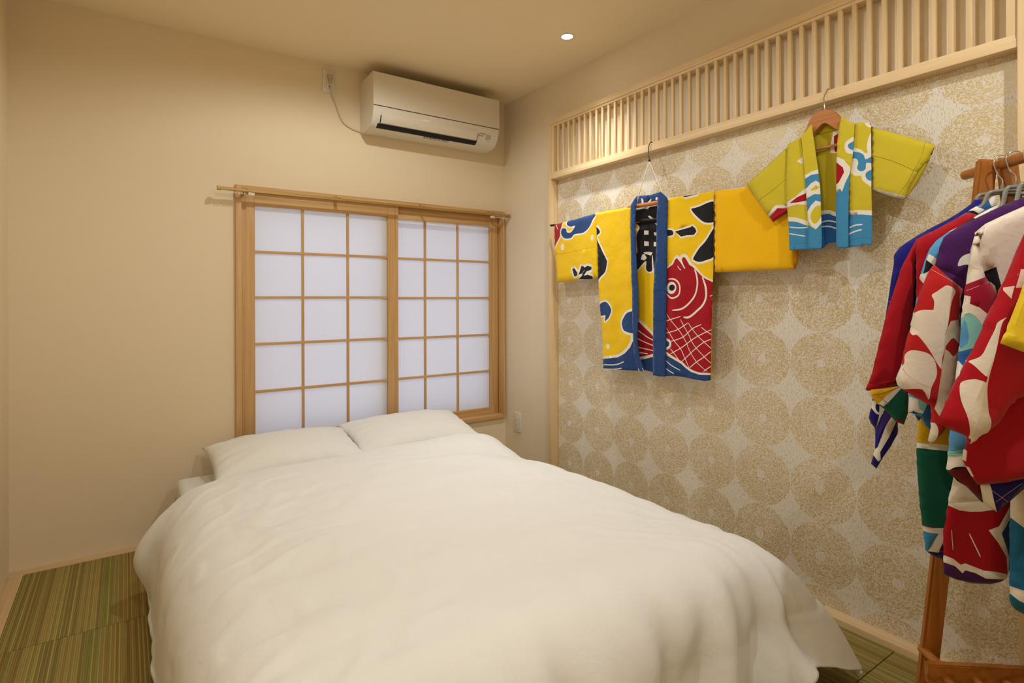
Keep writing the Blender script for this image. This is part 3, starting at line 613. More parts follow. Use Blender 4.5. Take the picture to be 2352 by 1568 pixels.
 'c1_sleeve_r': ('amber',[(16570,15650),(17390,15580),(18010,15560),(19140,15480),(20080,15430),(20080,12890),(20040,12510),(19950,12260),(18390,12270),(16560,12290)],[('s','white',0.0033,[(17050,15610),(17390,15570),(17760,15550),(18010,15530)]),('p','orange',0,[(19950,14250),(20130,14230),(20130,12200),(19950,12210)]),('s','stitchy',0.0013,[(16780,15630),(16790,13970),(16760,12300)])]),
 'c2_sleeve_l': ('lime',[(19940,16700),(19960,14330),(19620,14170),(19320,14010),(18740,14830),(18240,15580),(19160,16160)],[('p','white',0,[(19070,14310),(19480,14610),(19980,14520),(19980,13820),(19240,13900)]),('p','red',0,[(19160,14190),(19520,14490),(19980,14420),(19980,13820),(19240,13900)]),('s','limed',0.0013,[(19870,15500),(19300,15110),(18740,14810)]),('s','stitchr',0.0008,[(19240,14090),(19600,14290),(19940,14420)])]),
 'c2_front_l': ('lime',[(19940,16690),(20190,16760),(20450,16820),(20640,15860),(20740,14160),(20750,12890),(20370,12920),(20010,12930),(19940,14040),(19880,14870),(19920,15780)],[('p','white',0,[(20490,16150),(20290,16010),(20490,15870)]),('p','white',0,[(19850,14630),(20200,14760),(20570,15020),(20800,14990),(20800,14400),(20290,14510),(19850,14440)]),('p','red',0,[(20000,14590),(20290,14750),(20580,14850),(20800,14820),(20800,14610),(20310,14570)]),('s','white',0.0126,[(19850,14060),(20290,13960),(20800,13710)]),('p','sky',0,[(19850,13960),(20290,13890),(20800,13640),(20790,12760),(19840,12830)]),('s','white',0.0035,[(19980,13750),(20370,13680),(20680,13670)]),('s','white',0.0031,[(19980,13520),(20240,13450),(20550,13370)]),('s','skyd',0.0008,[(20020,13140),(20370,13130),(20710,13110)])]),
 'c2_collar_l': ('lime',[(20820,17160),(20630,16990),(20460,16800),(20520,16210),(20580,15650),(20620,15010),(20680,14160),(20720,12890),(20950,12880),(21150,12880),(21150,13480),(21130,14100),(21100,14930),(21030,15600),(20920,16420),(20870,16780)],[('s','limed',0.0013,[(20470,16770),(20540,16040),(20590,15430)]),('p','white',0,[(20540,15440),(20830,15560),(21080,15590),(21240,14500),(21240,13760),(20990,13570),(20830,13660),(20660,13950)]),('p','sky',0,[(20540,15300),(20790,15440),(21080,15440),(21120,15090),(20960,15220),(20790,15150),(20630,14990),(20540,14940)]),('p','sky',0,[(20600,14630),(20910,14770),(21200,14710),(21200,14440),(20950,14540),(20790,14390),(20680,14200),(20580,14170)]),('q','lime',0,[(20790,14100),(20950,14330),(21140,14330),(21160,14010),(20950,13760),(20810,13870)]),('p','lime',0,[(20750,14900),(20960,15060),(21100,14970),(21000,14910)]),('p','sky',0,[(20580,13830),(20750,13710),(20950,13550),(21240,13840),(21230,12770),(20570,12820)])]),
 'c2_back': ('limeb',[(19770,16760),(20250,16900),(20620,17270),(21120,17160),(21640,17240),(22040,16930),(22510,16740),(22520,14740),(22520,12990),(22210,12910),(21840,13030),(21490,13110),(21210,13100),(20960,12910),(20370,12940),(19830,12980),(19770,14750)],[('s','limed',0.0017,[(20660,16890),(21100,16870),(21600,16890)]),('p','white',0,[(21340,16840),(21620,16890),(21610,16070),(21250,16150),(21280,16480)]),('p','red',0,[(21370,16700),(21630,16800),(21630,16100),(21400,16150),(21370,16450)]),('s','white',0.0109,[(20800,14150),(21210,14150),(21530,13960)]),('p','skyb',0,[(20800,14070),(21210,14090),(21610,13870),(21600,12760),(20800,12820)]),('s','white',0.0038,[(20840,13810),(21210,13850),(21530,13740)]),('s','white',0.0038,[(20840,13670),(21210,13660),(21530,13520)]),('p','white',0,[(20800,13290),(20990,13310),(20960,13190)]),('s','skyd',0.0013,[(20960,13270),(21210,13310),(21490,13220)])]),
 'c2_collar_r': ('lime',[(21820,17160),(22010,16980),(22210,16830),(22190,16440),(22160,15940),(22120,15550),(22050,15170),(22010,14060),(22020,12850),(21830,12840),(21640,12870),(21630,14030),(21640,14840),(21650,15640),(21690,16440),(21740,16830)],[('q','white',0,[(21910,16150),(21970,16310),(22250,16390),(22250,15900),(22040,15900),(21950,15980)]),('q','sky',0,[(22010,16160),(22080,16230),(22250,16250),(22250,15990),(22080,16030)]),('p','white',0,[(21570,15940),(21880,15740),(22080,15440),(22050,15210),(21820,14710),(21760,14820),(21570,14750)]),('p','red',0,[(21570,15780),(21860,15480),(21890,15320),(21720,15010),(21570,14930)]),('p','sky',0,[(22100,15320),(21930,14990),(21820,14690),(21760,14810),(21560,14650),(21560,12750),(22090,12710)])]),
 'c2_front_r': ('lime',[(22160,16850),(22370,16830),(22650,16740),(22660,15450),(22670,12920),(22360,12910),(21990,12870),(21960,14080),(21980,15190),(22070,15960)],[('p','white',0,[(22470,16830),(22690,16770),(22690,16580),(22620,16610),(22530,16680)]),('p','red',0,[(22590,16800),(22690,16770),(22690,16650),(22640,16690)]),('s','white',0.0101,[(22690,16440),(22610,16160),(22600,15930),(22690,15680)]),('q','white',0,[(22000,16100),(22330,15990),(22510,15820),(22740,15820),(22740,14770),(22540,14840),(22400,14990),(22360,15130),(22180,15170),(22040,15370),(22090,15680),(22000,15740)]),('q','sky',0,[(22000,15970),(22290,15900),(22440,15790),(22510,15630),(22740,15710),(22740,15470),(22530,15510),(22500,15330),(22370,15270),(22250,15390),(22290,15560),(22220,15710),(22000,15760)]),('q','sky',0,[(22490,15130),(22550,15230),(22740,15260),(22740,14920),(22560,14970)]),('s','white',0.0126,[(21880,13990),(22330,13970),(22740,13890)]),('p','sky',0,[(21880,13920),(22330,13900),(22740,13820),(22730,12750),(21880,12810)]),('s','white',0.0038,[(22000,13510),(22180,13570),(22400,13570)]),('s','white',0.0038,[(22000,13300),(22180,13370),(22380,13410)]),('s','skyd',0.0008,[(22000,13100),(22320,13140),(22660,13140)])]),
 'c2_sleeve_r': ('lime',[(22600,16670),(22660,16640),(23500,16180),(24310,15700),(24170,15340),(23870,14990),(23730,14700),(23530,14230),(23270,14320),(22960,14470),(22620,14650)],[('s','white',0.0094,[(22620,14680),(23000,14490),(23560,14260)]),('s','limed',0.0012,[(22640,15740),(23270,15410),(23870,14990)]),('s','limed',0.0008,[(24100,15820),(24000,15410),(23790,15020),(23630,14680),(23330,14300)])]),
 'c2_cuff_r': ('limeb',[(24250,15720),(24280,15620),(24220,15440),(24060,15070),(23810,14590),(23540,14240),(23480,14250),(23620,14620),(23780,14960),(24090,15410)],[]),
 'k1_sleeve': ('royal',[(441,13632),(748,13623),(809,13530),(1097,13315),(1386,13133),(1739,12951),(2051,12768),(2302,12605),(2491,12463),(2617,12276),(2618,12054),(2693,11611),(2746,11211),(2800,10878),(2833,10394),(2880,9992),(3012,9199),(3113,8748),(3139,8536),(3215,8244),(3165,8113),(3041,7956),(3067,7480),(3168,7108),(3043,6979),(2867,7300),(2717,7514),(2541,7860),(2528,8203),(2315,8679),(2188,9732),(1638,11869),(1306,12527),(503,13283)],[('s','white',0.0063,[(2600,10945),(2705,10845),(2790,10678),(2820,10456),(2833,10323)]),('s','white',0.005,[(3089,8696),(3127,8510),(3064,8384),(2939,8394)]),('p','white',0,[(2590,8294),(2714,8384),(2890,8065),(3042,7534),(3123,7347),(3055,7195),(2997,7244),(3004,7429),(2816,7802)]),('p','white',0,[(3013,8670),(2876,8540),(2989,8301),(3053,7956)]),('p','violet',0,[(2889,8527),(2702,8384),(2940,8037),(3046,7719),(3020,8089)]),('l','stitchw',0.0004,[(2788,11178),(2704,11100),(2621,11022)])]),
 'k2_body': ('crimson',[(1212,13243),(1489,13104),(1925,12857),(2324,12630),(2394,12397),(2387,11634),(2399,10785),(2313,8975),(2328,8395),(2373,8000),(2396,7582),(2376,7003),(2323,6309),(2270,5801),(2217,5386),(2210,5226),(2076,5112),(1919,5047),(1697,4984),(1323,4963),(1071,8990),(848,13106)],[('p','mustard',0,[(2469,8741),(1211,8758),(1214,7746),(1689,7748),(2428,7784)]),('p','white',0,[(2428,7786),(1689,7748),(1214,7746),(1215,7608),(1689,7614),(2429,7647)]),('p','green',0,[(2429,7647),(1689,7614),(1215,7608),(1220,5767),(1868,5780),(2434,5818)]),('p','white',0,[(2390,5815),(2085,5775),(1868,5791),(1737,5911),(1219,5951),(1220,5583),(1912,5646),(2391,5676)]),('q','black',0,[(1216,7240),(1604,7046),(1649,6722),(1671,6444),(1521,5987),(1219,5951)]),('p','sky',0,[(2276,5676),(1951,5640),(2030,5399),(2176,5215),(2277,5200)]),('p','white',0,[(1951,5645),(1694,5791),(1695,5649),(1862,5477),(1964,5207),(2181,5208)]),('p','black',0,[(1862,5477),(1739,5647),(1584,5653),(1584,5321),(1941,5248)]),('p','royal',0,[(2277,5200),(2176,5203),(1964,5207),(1584,5380),(1586,4846),(2278,4961)]),('p','crimson',0,[(2604,12697),(1016,13349),(1024,10432),(2610,10429)])]),
 'k2_sleeve': ('crimson',[(1912,12822),(2235,12645),(2306,12517),(2377,12389),(2469,12197),(2540,12069),(2642,11791),(2785,11319),(2909,10953),(3123,10029),(3271,9388),(3423,8976),(3357,8956),(3054,9006),(2703,9087),(2570,9267),(2400,9778),(2374,10542),(2341,10802),(2319,11317),(2294,11638),(2293,12067),(2236,12281),(1993,12577)],[('s','white',0.0031,[(2309,12078),(2298,11638),(2324,11210),(2345,10781)]),('l','stitchr',0.0006,[(2422,12057),(2420,11317),(2433,10421)]),('l','stitchr',0.0007,[(3369,9143),(3053,9172),(2715,9265)])]),
 'k2_lining': ('green',[(3453,9033),(3161,9062),(2803,9129),(2590,8893),(2610,8515),(2711,8207),(2889,8272),(3162,8583),(3329,8706),(3437,8857)],[('p','mustard',0,[(3496,9033),(3161,9087),(2815,9141),(3066,8950),(3137,8898),(3305,8681),(3497,8856)]),('p','white',0,[(2815,9129),(2798,9066),(3191,8638),(3305,8702),(3137,8903),(3066,8955)]),('s','crimson',0.0012,[(3448,8912),(3209,8960),(2815,9111)]),('l','crimson',0.0007,[(3329,8908),(3233,8821),(3090,8722)]),('p','crimson',0,[(2896,8360),(2699,8217),(2735,8174),(2901,8254)])]),
 'k2_collar': ('sky',[(481,13706),(645,13574),(903,13418),(1062,13320),(1128,13258),(1112,13119),(993,13122),(814,13221),(474,13410)],[('p','black',0,[(1141,13279),(1012,13303),(903,13222),(993,13107),(1142,13109)]),('p','white',0,[(1092,13321),(913,13413),(751,13311),(884,13226),(1012,13298),(1072,13306)]),('p','blue',0,[(903,13424),(645,13582),(606,13408),(751,13311)]),('p','white',0,[(645,13578),(477,13723),(458,13416),(616,13387)])]),
 'k3_sleeve': ('skyl',[(852,13362),(1099,13224),(1366,13065),(1711,12846),(1904,12746),(2174,12544),(2310,12361),(2407,12115),(2505,11786),(2544,11694),(2525,11601),(2584,11313),(2633,11086),(2644,10798),(2806,9541),(2787,8855),(2805,8572),(2661,8523),(2580,8362),(2534,8448),(2407,8252),(2291,8130),(2174,8369),(1715,10052),(1676,11821),(1482,12638),(871,13210)],[('p','black',0,[(1366,13070),(1355,13000),(1711,12825),(1759,12838),(1577,12956)]),('p','white',0,[(1692,12841),(1817,12831),(1981,12716),(1884,12752),(1740,12805)]),('p','white',0,[(833,13362),(1366,13082),(1370,13008),(1195,13099),(1099,13143),(852,13216)]),('p','blue',0,[(1195,13093),(1061,13199),(909,13251),(928,13201),(1138,13107)]),('p','white',0,[(2353,12238),(2252,12134),(2199,12000),(2330,11847),(2389,11621),(2564,11416),(2563,11725),(2485,11786),(2407,12094)]),('p','black',0,[(2407,12098),(2301,11966),(2359,11863),(2489,11770)]),('p','crimson',0,[(2641,11622),(2544,11673),(2457,11467),(2565,11230),(2642,11210)]),('p','white',0,[(2808,8945),(2448,8814),(2448,8544),(2746,8596),(2831,8549)]),('p','mint',0,[(2660,8902),(2448,8814),(2453,8549),(2618,8665)]),('p','blue',0,[(2555,8531),(2448,8792),(2110,8707),(2195,8323),(2291,8119),(2418,8263)]),('p','navy',0,[(2745,8625),(2608,8546),(2729,8553)]),('p','navy',0,[(2682,8536),(2551,8441),(2576,8384)])]),
 'k4_body': ('purple',[(499,13496),(632,13440),(955,13308),(1230,13176),(1690,12946),(1968,12802),(2099,12715),(2266,12578),(2360,12321),(2455,11945),(2346,10811),(2150,8631),(2080,7156),(2142,6861),(2194,6556),(2235,6229),(2292,6024),(2290,5466),(2287,5030),(2072,4928),(1697,4844),(1324,4838),(1015,4951),(942,5186),(925,6071),(845,7400),(639,11058),(383,13456)],[('b','white',0.0002,[(2073,11925),(2017,12090),(1878,12181),(1674,12185),(1675,11954),(1915,11956)]),('p','red',0,[(2381,6602),(907,6846),(912,5099),(1056,5115),(1509,5196),(1862,5304),(1966,5267),(2112,5388),(2384,5462)]),('p','cream',0,[(2207,8705),(902,8725),(906,6956),(1030,6842),(1361,6577),(1568,6504),(1776,6469),(1984,6480),(2318,6626)]),('p','purple',0,[(2529,11965),(1787,11504),(1605,10479),(2347,10478)]),('p','white',0,[(2384,5485),(2112,5395),(1956,5267),(1862,5304),(1530,5195),(1344,5203),(912,5110),(912,4933),(1324,5037),(1489,5019),(1676,5112),(1863,5148),(1921,5079),(2071,5229),(2385,5317)]),('p','navy',0,[(1259,6060),(1031,6510),(867,6559),(871,4946),(1011,5006),(1034,5558),(1157,5797)]),('p','white',0,[(1455,6102),(1279,6214),(1031,6665),(980,6467),(1228,6061),(1116,5710),(1034,5514),(998,5007),(1056,5115),(1137,5555),(1280,5837)]),('s','white',0.0025,[(1011,6466),(1032,6245),(1053,5956)]),('s','white',0.0017,[(2156,6047),(2142,5851),(2116,5595)]),('s','white',0.0019,[(1794,5979),(1695,5744),(1587,5482)])]),
 'k4_sleeve': ('crimson2',[(2699,11949),(2800,11791),(2891,11598),(3020,11210),(3113,10900),(3168,10628),(3205,10467),(3293,10143),(3360,9727),(3491,9448),(3459,9310),(3361,9218),(3078,9037),(2750,8846),(2759,8443),(2832,8097),(2778,8047),(2691,8099),(2518,8275),(2259,8773),(2168,10378),(2195,10764),(2158,11208),(2126,11420),(2382,11653)],[('q','cream',0,[(2841,11278),(2746,11364),(2637,11451),(2555,11489),(2437,11431),(2401,11344),(2456,11209),(2502,11035),(2530,10861),(2576,10570),(2587,10537),(2624,10376),(2610,10147),(2654,9916),(2669,9686),(2902,10099),(3096,10398),(3183,10409),(3201,10490),(3172,10721),(3117,10882),(3019,10956),(2834,10963),(2824,10977),(2809,11152)]),('q','cream',0,[(3228,10079),(3315,9981),(3360,9727),(3557,9494),(3503,9356),(3383,9230),(3187,9248),(3045,9241),(2980,9177),(2879,9012),(2861,9247),(2763,9502),(2752,9686),(2794,9869),(2902,10007),(3054,10064)]),('p','cream',0,[(2555,10606),(2511,10721),(2382,10749),(2124,10767),(2127,9782),(2257,9461),(2473,9091),(2581,8791),(2664,8652),(2732,8812),(2721,9111),(2687,9456),(2661,9640),(2606,10101),(2624,10376)]),('q','crimson2',0,[(2610,10135),(2545,10273),(2458,10358),(2362,10267),(2276,10171),(2362,10079),(2449,9968),(2535,10066)]),('q','cream',0,[(2759,8489),(2690,8398),(2713,8191),(2778,8038),(2838,8073)]),('l','stitchr',0.0007,[(3371,9681),(3338,9565),(3121,9383),(2861,9270)]),('l','stitchw',0.0006,[(2763,11839),(2491,11624),(2148,11400)]),('s','creamd',0.0009,[(2607,11020),(2620,10376),(2610,10101),(2661,9640),(2688,9318)])]),
 'k5_body': ('cream',[(963,13217),(1124,13136),(1518,12956),(1868,12783),(2079,12599),(2044,12335),(1993,11959),(1872,11488),(1680,11206),(1509,9232),(1393,6952),(1407,6111),(1413,5374),(1411,4848),(1382,4744),(1294,4643),(1148,4566),(925,4514),(480,8334),(466,13340)],[('p','black',0,[(1944,11748),(1727,11866),(1618,11431),(1680,11225),(1810,11488)]),('p','white',0,[(1833,11554),(1749,11469),(1680,11262),(1715,11206),(1833,11432)]),('p','skyd',0,[(1445,6635),(1211,6412),(1144,6288),(727,6135),(730,5151),(1215,5120),(1449,5151)]),('p','teal',0,[(1450,5025),(1313,4895),(1148,4839),(731,4775),(732,4251),(1452,4215)])]),
 'k5_sleeve': ('wine',[(2077,12686),(2224,12568),(2276,12494),(2320,12319),(2355,12134),(2425,11671),(2452,11431),(2496,11115),(2532,10744),(2571,10233),(2613,9836),(2641,9527),(2687,9086),(2762,8457),(2782,8193),(2815,7826),(2835,7652),(2789,7593),(2622,7414),(2451,7307),(2131,6972),(2054,7439),(2052,8248),(1806,9261),(1823,11243),(2071,11669),(2165,12095),(2173,12317)],[('p','cream',0,[(2077,12723),(2284,12522),(2461,11486),(2270,11596),(2059,11656),(2161,12095),(2164,12317)]),('p','crimson2',0,[(2996,9834),(2582,9837),(2645,9395),(2688,8865),(2791,8864)]),('p','cream',0,[(2531,11301),(2409,11245),(2427,11097),(2271,11022),(2116,10874),(2039,10763),(2083,10526),(2272,10191),(2520,9705),(2666,9439),(2622,10101),(2579,10785)]),('q','mint',0,[(2471,10908),(2358,10856),(2255,10726),(2200,10578),(2199,10543),(2251,10345),(2313,10235),(2581,10079),(2570,10410),(2528,10785)]),('p','skyl',0,[(2574,10410),(2507,10785),(2477,10630),(2457,10410),(2478,10278),(2571,10167)]),('p','blue',0,[(2602,10101),(2375,10190),(2251,10279),(2334,10037),(2500,9727),(2613,9925)]),('p','white',0,[(2611,9925),(2520,9727),(2583,9550),(2666,9439)]),('l','stitchw',0.0006,[(2596,10101),(2478,10168),(2272,10246)]),('p','skyl',0,[(2963,8270),(2762,8477),(2165,8306),(2165,8124),(2792,7989)]),('p','mint',0,[(2849,8028),(2449,8149),(2165,8165),(2166,7901),(2469,7915),(2639,7972),(2849,7917)]),('p','white',0,[(2849,7917),(2639,7972),(2469,7911),(2431,7743),(2640,7749),(2754,7695),(2850,7622)]),('q','black',0,[(2796,7653),(2735,7726),(2621,7753),(2526,7735),(2621,7698)]),('p','maroon',0,[(2812,7602),(2621,7692),(2431,7750),(2054,7439),(2093,6953),(2451,7307)]),('l','stitchw',0.0007,[(2452,11366),(2270,11467),(2002,11548)])]),
 'k6_sleeve': ('red2',[(1765,12838),(1861,12633),(1989,12239),(2118,11896),(2263,11578),(2409,11242),(2571,10862),(2814,10318),(2949,9988),(3163,9553),(3299,9262),(3518,8783),(3262,8663),(2963,8524),(2944,8401),(2896,8377),(2800,8466),(2665,8567),(2358,8823),(2166,9154),(2052,9268),(1891,9321),(1361,9566),(1273,13341)],[('p','pinkc',0,[(1927,11765),(2087,11757),(2135,11672),(2184,11448),(2328,11414),(2341,11362),(2273,11198),(2216,11405),(1928,11421),(1610,11445),(1609,11754)]),('q','cream',0,[(2371,10843),(2505,10751),(2563,10607),(2679,10360),(2795,10112),(2940,9998),(2911,9926),(2729,9712),(2661,9928),(2545,10360),(2448,10730)]),('q','cream',0,[(2941,9658),(3105,9595),(3154,9429),(3144,9223),(3058,8894),(2957,8514),(2915,8546),(2904,8834),(2816,9330),(2754,9578),(2835,9639)]),('q','creamd',0,[(2651,9969),(2758,9598),(2836,9227),(2904,8917),(2934,8607),(2915,8360),(2800,8404),(2646,8551),(2674,8859),(2740,9063),(2749,9434),(2700,9743)]),('l','stitchr',0.0006,[(3068,8894),(2991,8854),(2914,8803)]),('l','stitchr',0.0005,[(2313,11120),(2217,11017),(2089,10861)]),('s','red',0.0016,[(1989,12239),(2087,11792),(2256,11241)])]),
 'k6_drape': ('red',[(2445,9586),(2527,8947),(2678,8326),(2692,8208),(2736,8138),(2755,7961),(2697,7825),(2587,7631),(2478,7454),(2077,7498),(1593,7599),(966,7776),(957,11072)],[('p','cream',0,[(2723,8217),(2779,7960),(2724,7938),(2707,8139)]),('p','cream',0,[(2715,7828),(2588,7612),(2569,7628),(2669,7822)])]),
 'k6_lining': ('navyk',[(2289,7401),(1861,7492),(1252,7607),(1455,7334),(1658,7139),(1974,6847),(2230,7023)],[('p','white',0,[(2363,7399),(2117,7485),(2112,7366),(2066,7127),(1965,6831),(2011,6830),(2271,7022)]),('l','stitchw',0.0006,[(2103,7306),(1936,7181),(1779,7066)]),('l','stitchw',0.0006,[(2020,7069),(1824,7234),(1528,7461)]),('l','white',0.0009,[(1965,6867),(1825,6975),(1640,7150)])]),
 'k7_sleeve': ('lemon',[(2196,12021),(2338,11533),(2395,11370),(2441,11207),(2563,10880),(2655,10605),(2765,10382),(2585,10309),(2342,10213),(1841,9890),(1760,12517)],[('q','black',0,[(2384,10932),(2335,10958),(2260,10945),(2260,10880),(2358,10893)]),('s','lemond',0.0003,[(2319,11369),(2441,11043),(2548,10716)]),('s','lemond',0.0004,[(2711,10542),(2548,10484),(2341,10388)])]),
}

def circ(c, r, n=14): return [(c[0] + r[0] * math.cos(2 * math.pi * k / n), c[1] + r[1] * math.sin(2 * math.pi * k / n)) for k in range(n)]
def strip(pts, w, closed=False, taper=True):
    P = [np.array(p, float) for p in pts]; n = len(P); Lf = []; Rt = []
    for i in range(n):
        a = P[(i - 1) % n] if closed else P[max(i - 1, 0)]; b = P[(i + 1) % n] if closed else P[min(i + 1, n - 1)]
        d = b - a; L_ = np.hypot(*d)
        if L_ < 1e-9: d = np.array([1.0, 0]); L_ = 1
        nn = np.array([-d[1], d[0]]) / L_; k = w / 2
        if taper and not closed: k *= min(1.0, 0.5 + 2.0 * min(i, n - 1 - i) / max(4, n * 0.4))
        Lf.append(P[i] + nn * k); Rt.append(P[i] - nn * k)
    out = []
    for i in range(n if closed else n - 1):
        j = (i + 1) % n; out += [[Lf[i], Lf[j], Rt[j]], [Lf[i], Rt[j], Rt[i]]]   # triangles cannot cross themselves
    return out
def sheet(name, key, parent, to3, spacing=0.018, puff=0.0, foldf=None, solid=0.0, mirror=False, only=None):
    base, outl, prints = PAT[key]
    outl = [(a * 1e-4, b * 1e-4) for a, b in outl]
    regions = [(base, outl)]
    for kind, colr, w, pts in prints:
        pts = [(a * 1e-4, b * 1e-4) for a, b in pts]
        if kind == 'e': regions.append((colr, circ(pts[0], (abs(pts[1][0] - pts[0][0]), abs(pts[1][1] - pts[0][1]))))); continue
        if kind in 'ps': pass
        if kind == 'p': regions.append((colr, pts))
        elif kind == 'q': regions.append((colr, [tuple(q) for q in crv(pts, 4, True)]))
        elif kind == 's':
            for q in strip(crv(pts, 5), w * 1.15): regions.append((colr, q))
        elif kind == 'l':
            for q in strip(pts, w, taper=False): regions.append((colr, q))
        elif kind in 'bB':
            P = [tuple(q) for q in crv(pts, 4, True)] if kind == 'b' else pts
            for q in strip(P, w * 3.1, True): regions.append(('white', q))
            regions.append((colr, P))
    o = np.array(outl); lo = o.min(0); hi = o.max(0)
    # outline resampled, so that the rim stays smooth
    rim = []
    for i in range(len(outl)):
        a = np.array(outl[i]); b = np.array(outl[(i + 1) % len(outl)]); k = max(1, int(np.hypot(*(b - a)) / spacing))
        rim += [tuple(a + (b - a) * t / k) for t in range(k)]
    regions[0] = (base, rim); kept = []
    vs = []; fs = []
    for c, poly in regions:
        area = sum(poly[i - 1][0] * poly[i][1] - poly[i][0] * poly[i - 1][1] for i in range(len(poly)))
        if abs(area) < 1e-8: continue
        if area < 0: poly = poly[::-1]                 # the triangulation wants counter-clockwise faces
        f = []
        for p in poly: f.append(len(vs)); vs.append(Vector((float(p[0]), float(p[1]))))
        fs.append(f); kept.append(c)
    rs = random.Random(len(key) * 31 + len(outl))
    y = lo[1] + spacing / 2; r_ = 0
    def inside(px, py):
        c = False; j = len(rim) - 1
        for i in range(len(rim)):
            xi, yi = rim[i]; xj, yj = rim[j]
            if (yi > py) != (yj > py) and px < (xj - xi) * (py - yi) / (yj - yi) + xi: c = not c
            j = i
        return c
    while y < hi[1]:
        x = lo[0] + spacing / 2 + (r_ % 2) * spacing / 2
        while x < hi[0]:
            if inside(x, y): vs.append(Vector((x + rs.uniform(-.1, .1) * spacing, y + rs.uniform(-.1, .1) * spacing)))
            x += spacing
        y += spacing * 0.87; r_ += 1
    ov, oe, of, iv, ie, iff = delaunay_2d_cdt(vs, [], fs, 0, 1e-6)
    V2 = np.array([(p[0], p[1]) for p in ov]); names = []; tri = []; mi = []
    for f, src in zip(of, iff):
        if 0 not in src: continue
        c = kept[max(src)]
        if c not in names: names.append(c)
        tri.append(tuple(f)); mi.append(names.index(c))
    used = sorted({i for f in tri for i in f}); mp = {k: i for i, k in enumerate(used)}
    V2 = V2[used]; tri = [tuple(mp[i] for i in f) for f in tri]
    # distance of each vertex to the rim
    A = np.array(rim); B = np.roll(A, -1, 0); D = B - A; L2 = (D ** 2).sum(1) + 1e-12
    t = np.clip(((V2[:, None, :] - A[None]) * D[None]).sum(2) / L2, 0, 1)
    dist = np.sqrt(((V2[:, None, :] - (A[None] + t[..., None] * D[None])) ** 2).sum(2)).min(1)
    V = []; F = []; M = []
    fo = [foldf(a, b) if foldf else 0.0 for a, b in V2]
    if puff > 0:
        prof_ = puff * np.sqrt(np.clip(1 - (1 - np.clip(dist / (puff * 1.6), 0, 1)) ** 2, 0, 1))
        V = [to3(a, b, fo[i] * min(1, dist[i] / 0.02) * 1.0 + prof_[i]) for i, (a, b) in enumerate(V2)]
        back = {}; n = len(V2)
        for i, (a, b) in enumerate(V2):
            if dist[i] < 1e-5: back[i] = i
            else: back[i] = len(V); V.append(to3(a, b, fo[i] * 0.6 * min(1, dist[i] / 0.02) - prof_[i]))
        F = list(tri) + [tuple(back[i] for i in f[::-1]) for f in tri]; M = mi + mi
    else:
        V = [to3(a, b, fo[i]) for i, (a, b) in enumerate(V2)]; F = tri; M = mi
    me = bpy.data.meshes.new(name); me.from_pydata(V, [], F); me.polygons.foreach_set('material_index', M); me.update()
    ob = mesh_obj(name, me, ['dye_' + c for c in names], parent, 180)
    if solid > 0:
        md = ob.modifiers.new('thickness', 'SOLIDIFY'); md.thickness = solid; md.offset = 0.0
    return ob
def wallplane(x0, flip=True):
    return lambda u, z, h: (x0 - h, -u, z)
def wfold(amp, seed, kx=38.0):
    def f(u, z):
        return amp * (math.sin(u * kx + 2.5 * nz(u, z, seed, 3.0)) * 0.5 + 1.3 * nz(u * 2.0, z * 0.8, seed, 6.0) + 0.5 * nz(u, z, seed + 3, 22.0))
    return f
# wide yellow festival coat
hc = empty('happi_coat', (-0.08, -1.31, 1.56), 'wide golden happi coat with navy collar and red carp, hung on the wall', 'coat')
sheet('back_panel', 'c1_back', hc, wallplane(-0.060), 0.02, 0, wfold(0.003, 1), 0.0012)
sheet('sleeve', 'c1_sleeve_l', hc, wallplane(-0.078), 0.02, 0.013, wfold(0.0025, 2))
sheet('sleeve', 'c1_sleeve_r', hc, wallplane(-0.078), 0.02, 0.013, wfold(0.0035, 3))
sheet('front_panel', 'c1_front_l', hc, wallplane(-0.090), 0.018, 0, wfold(0.0035, 4, 55), 0.0012)
sheet('front_panel', 'c1_front_r', hc, wallplane(-0.092), 0.018, 0, wfold(0.003, 5, 40), 0.0012)
sheet('collar', 'c1_collar_l', hc, wallplane(-0.097), 0.018, 0, wfold(0.002, 6), 0.002)
sheet('collar', 'c1_collar_r', hc, wallplane(-0.099), 0.018, 0, wfold(0.002, 7), 0.002)
m = MB(); m.tube([(-0.0775, -0.584, 1.5385), (-0.0775, -1.0, 1.508), (-0.0765, -1.341, 1.482), (-0.0775, -1.93, 1.470)], 0.0062, 12)
tag(m.build('garment_rod', 'black_rod', None, 50), 'thin black rod through the sleeves of the wide golden coat', 'rod')
m = MB(); m.tube([(-0.0745, -1.180, 1.560), (-0.0745, -1.420, 1.557)], 0.0095, 16)
tag(m.build('hanger_bar', 'orange_bar', None, 50), 'short orange wooden bar across the neck of the golden coat', 'bar')
hk = empty('hanging_cord', (-0.075, -1.31, 1.76), 'white cord loop on a black hook holding the golden coat', 'cord')
m = MB(); m.tube([(-0.0775, -1.312, 1.752), (-0.078, -1.247, 1.612), (-0.079, -1.233, 1.566)], 0.0024, 8); m.tube([(-0.0775, -1.312, 1.752), (-0.078, -1.390, 1.596), (-0.079, -1.396, 1.567)], 0.0024, 8)
m.build('cord', 'string_white', hk, 60)
m = MB(); m.tube(crv([(-0.044, -1.303, 1.8480), (-0.050, -1.300, 1.8500), (-0.0585, -1.296, 1.842), (-0.060, -1.292, 1.820), (-0.066, -1.296, 1.797), (-0.076, -1.308, 1.775), (-0.0775, -1.312, 1.756)], 5), 0.0020, 8)
m.tube([(-0.0775, -1.312 + 0.005 * math.cos(a), 1.757 + 0.006 * math.sin(a)) for a in np.linspace(0, 2 * math.pi, 11)], 0.0021, 8); m.build('hook', 'black_wire', hk, 60)

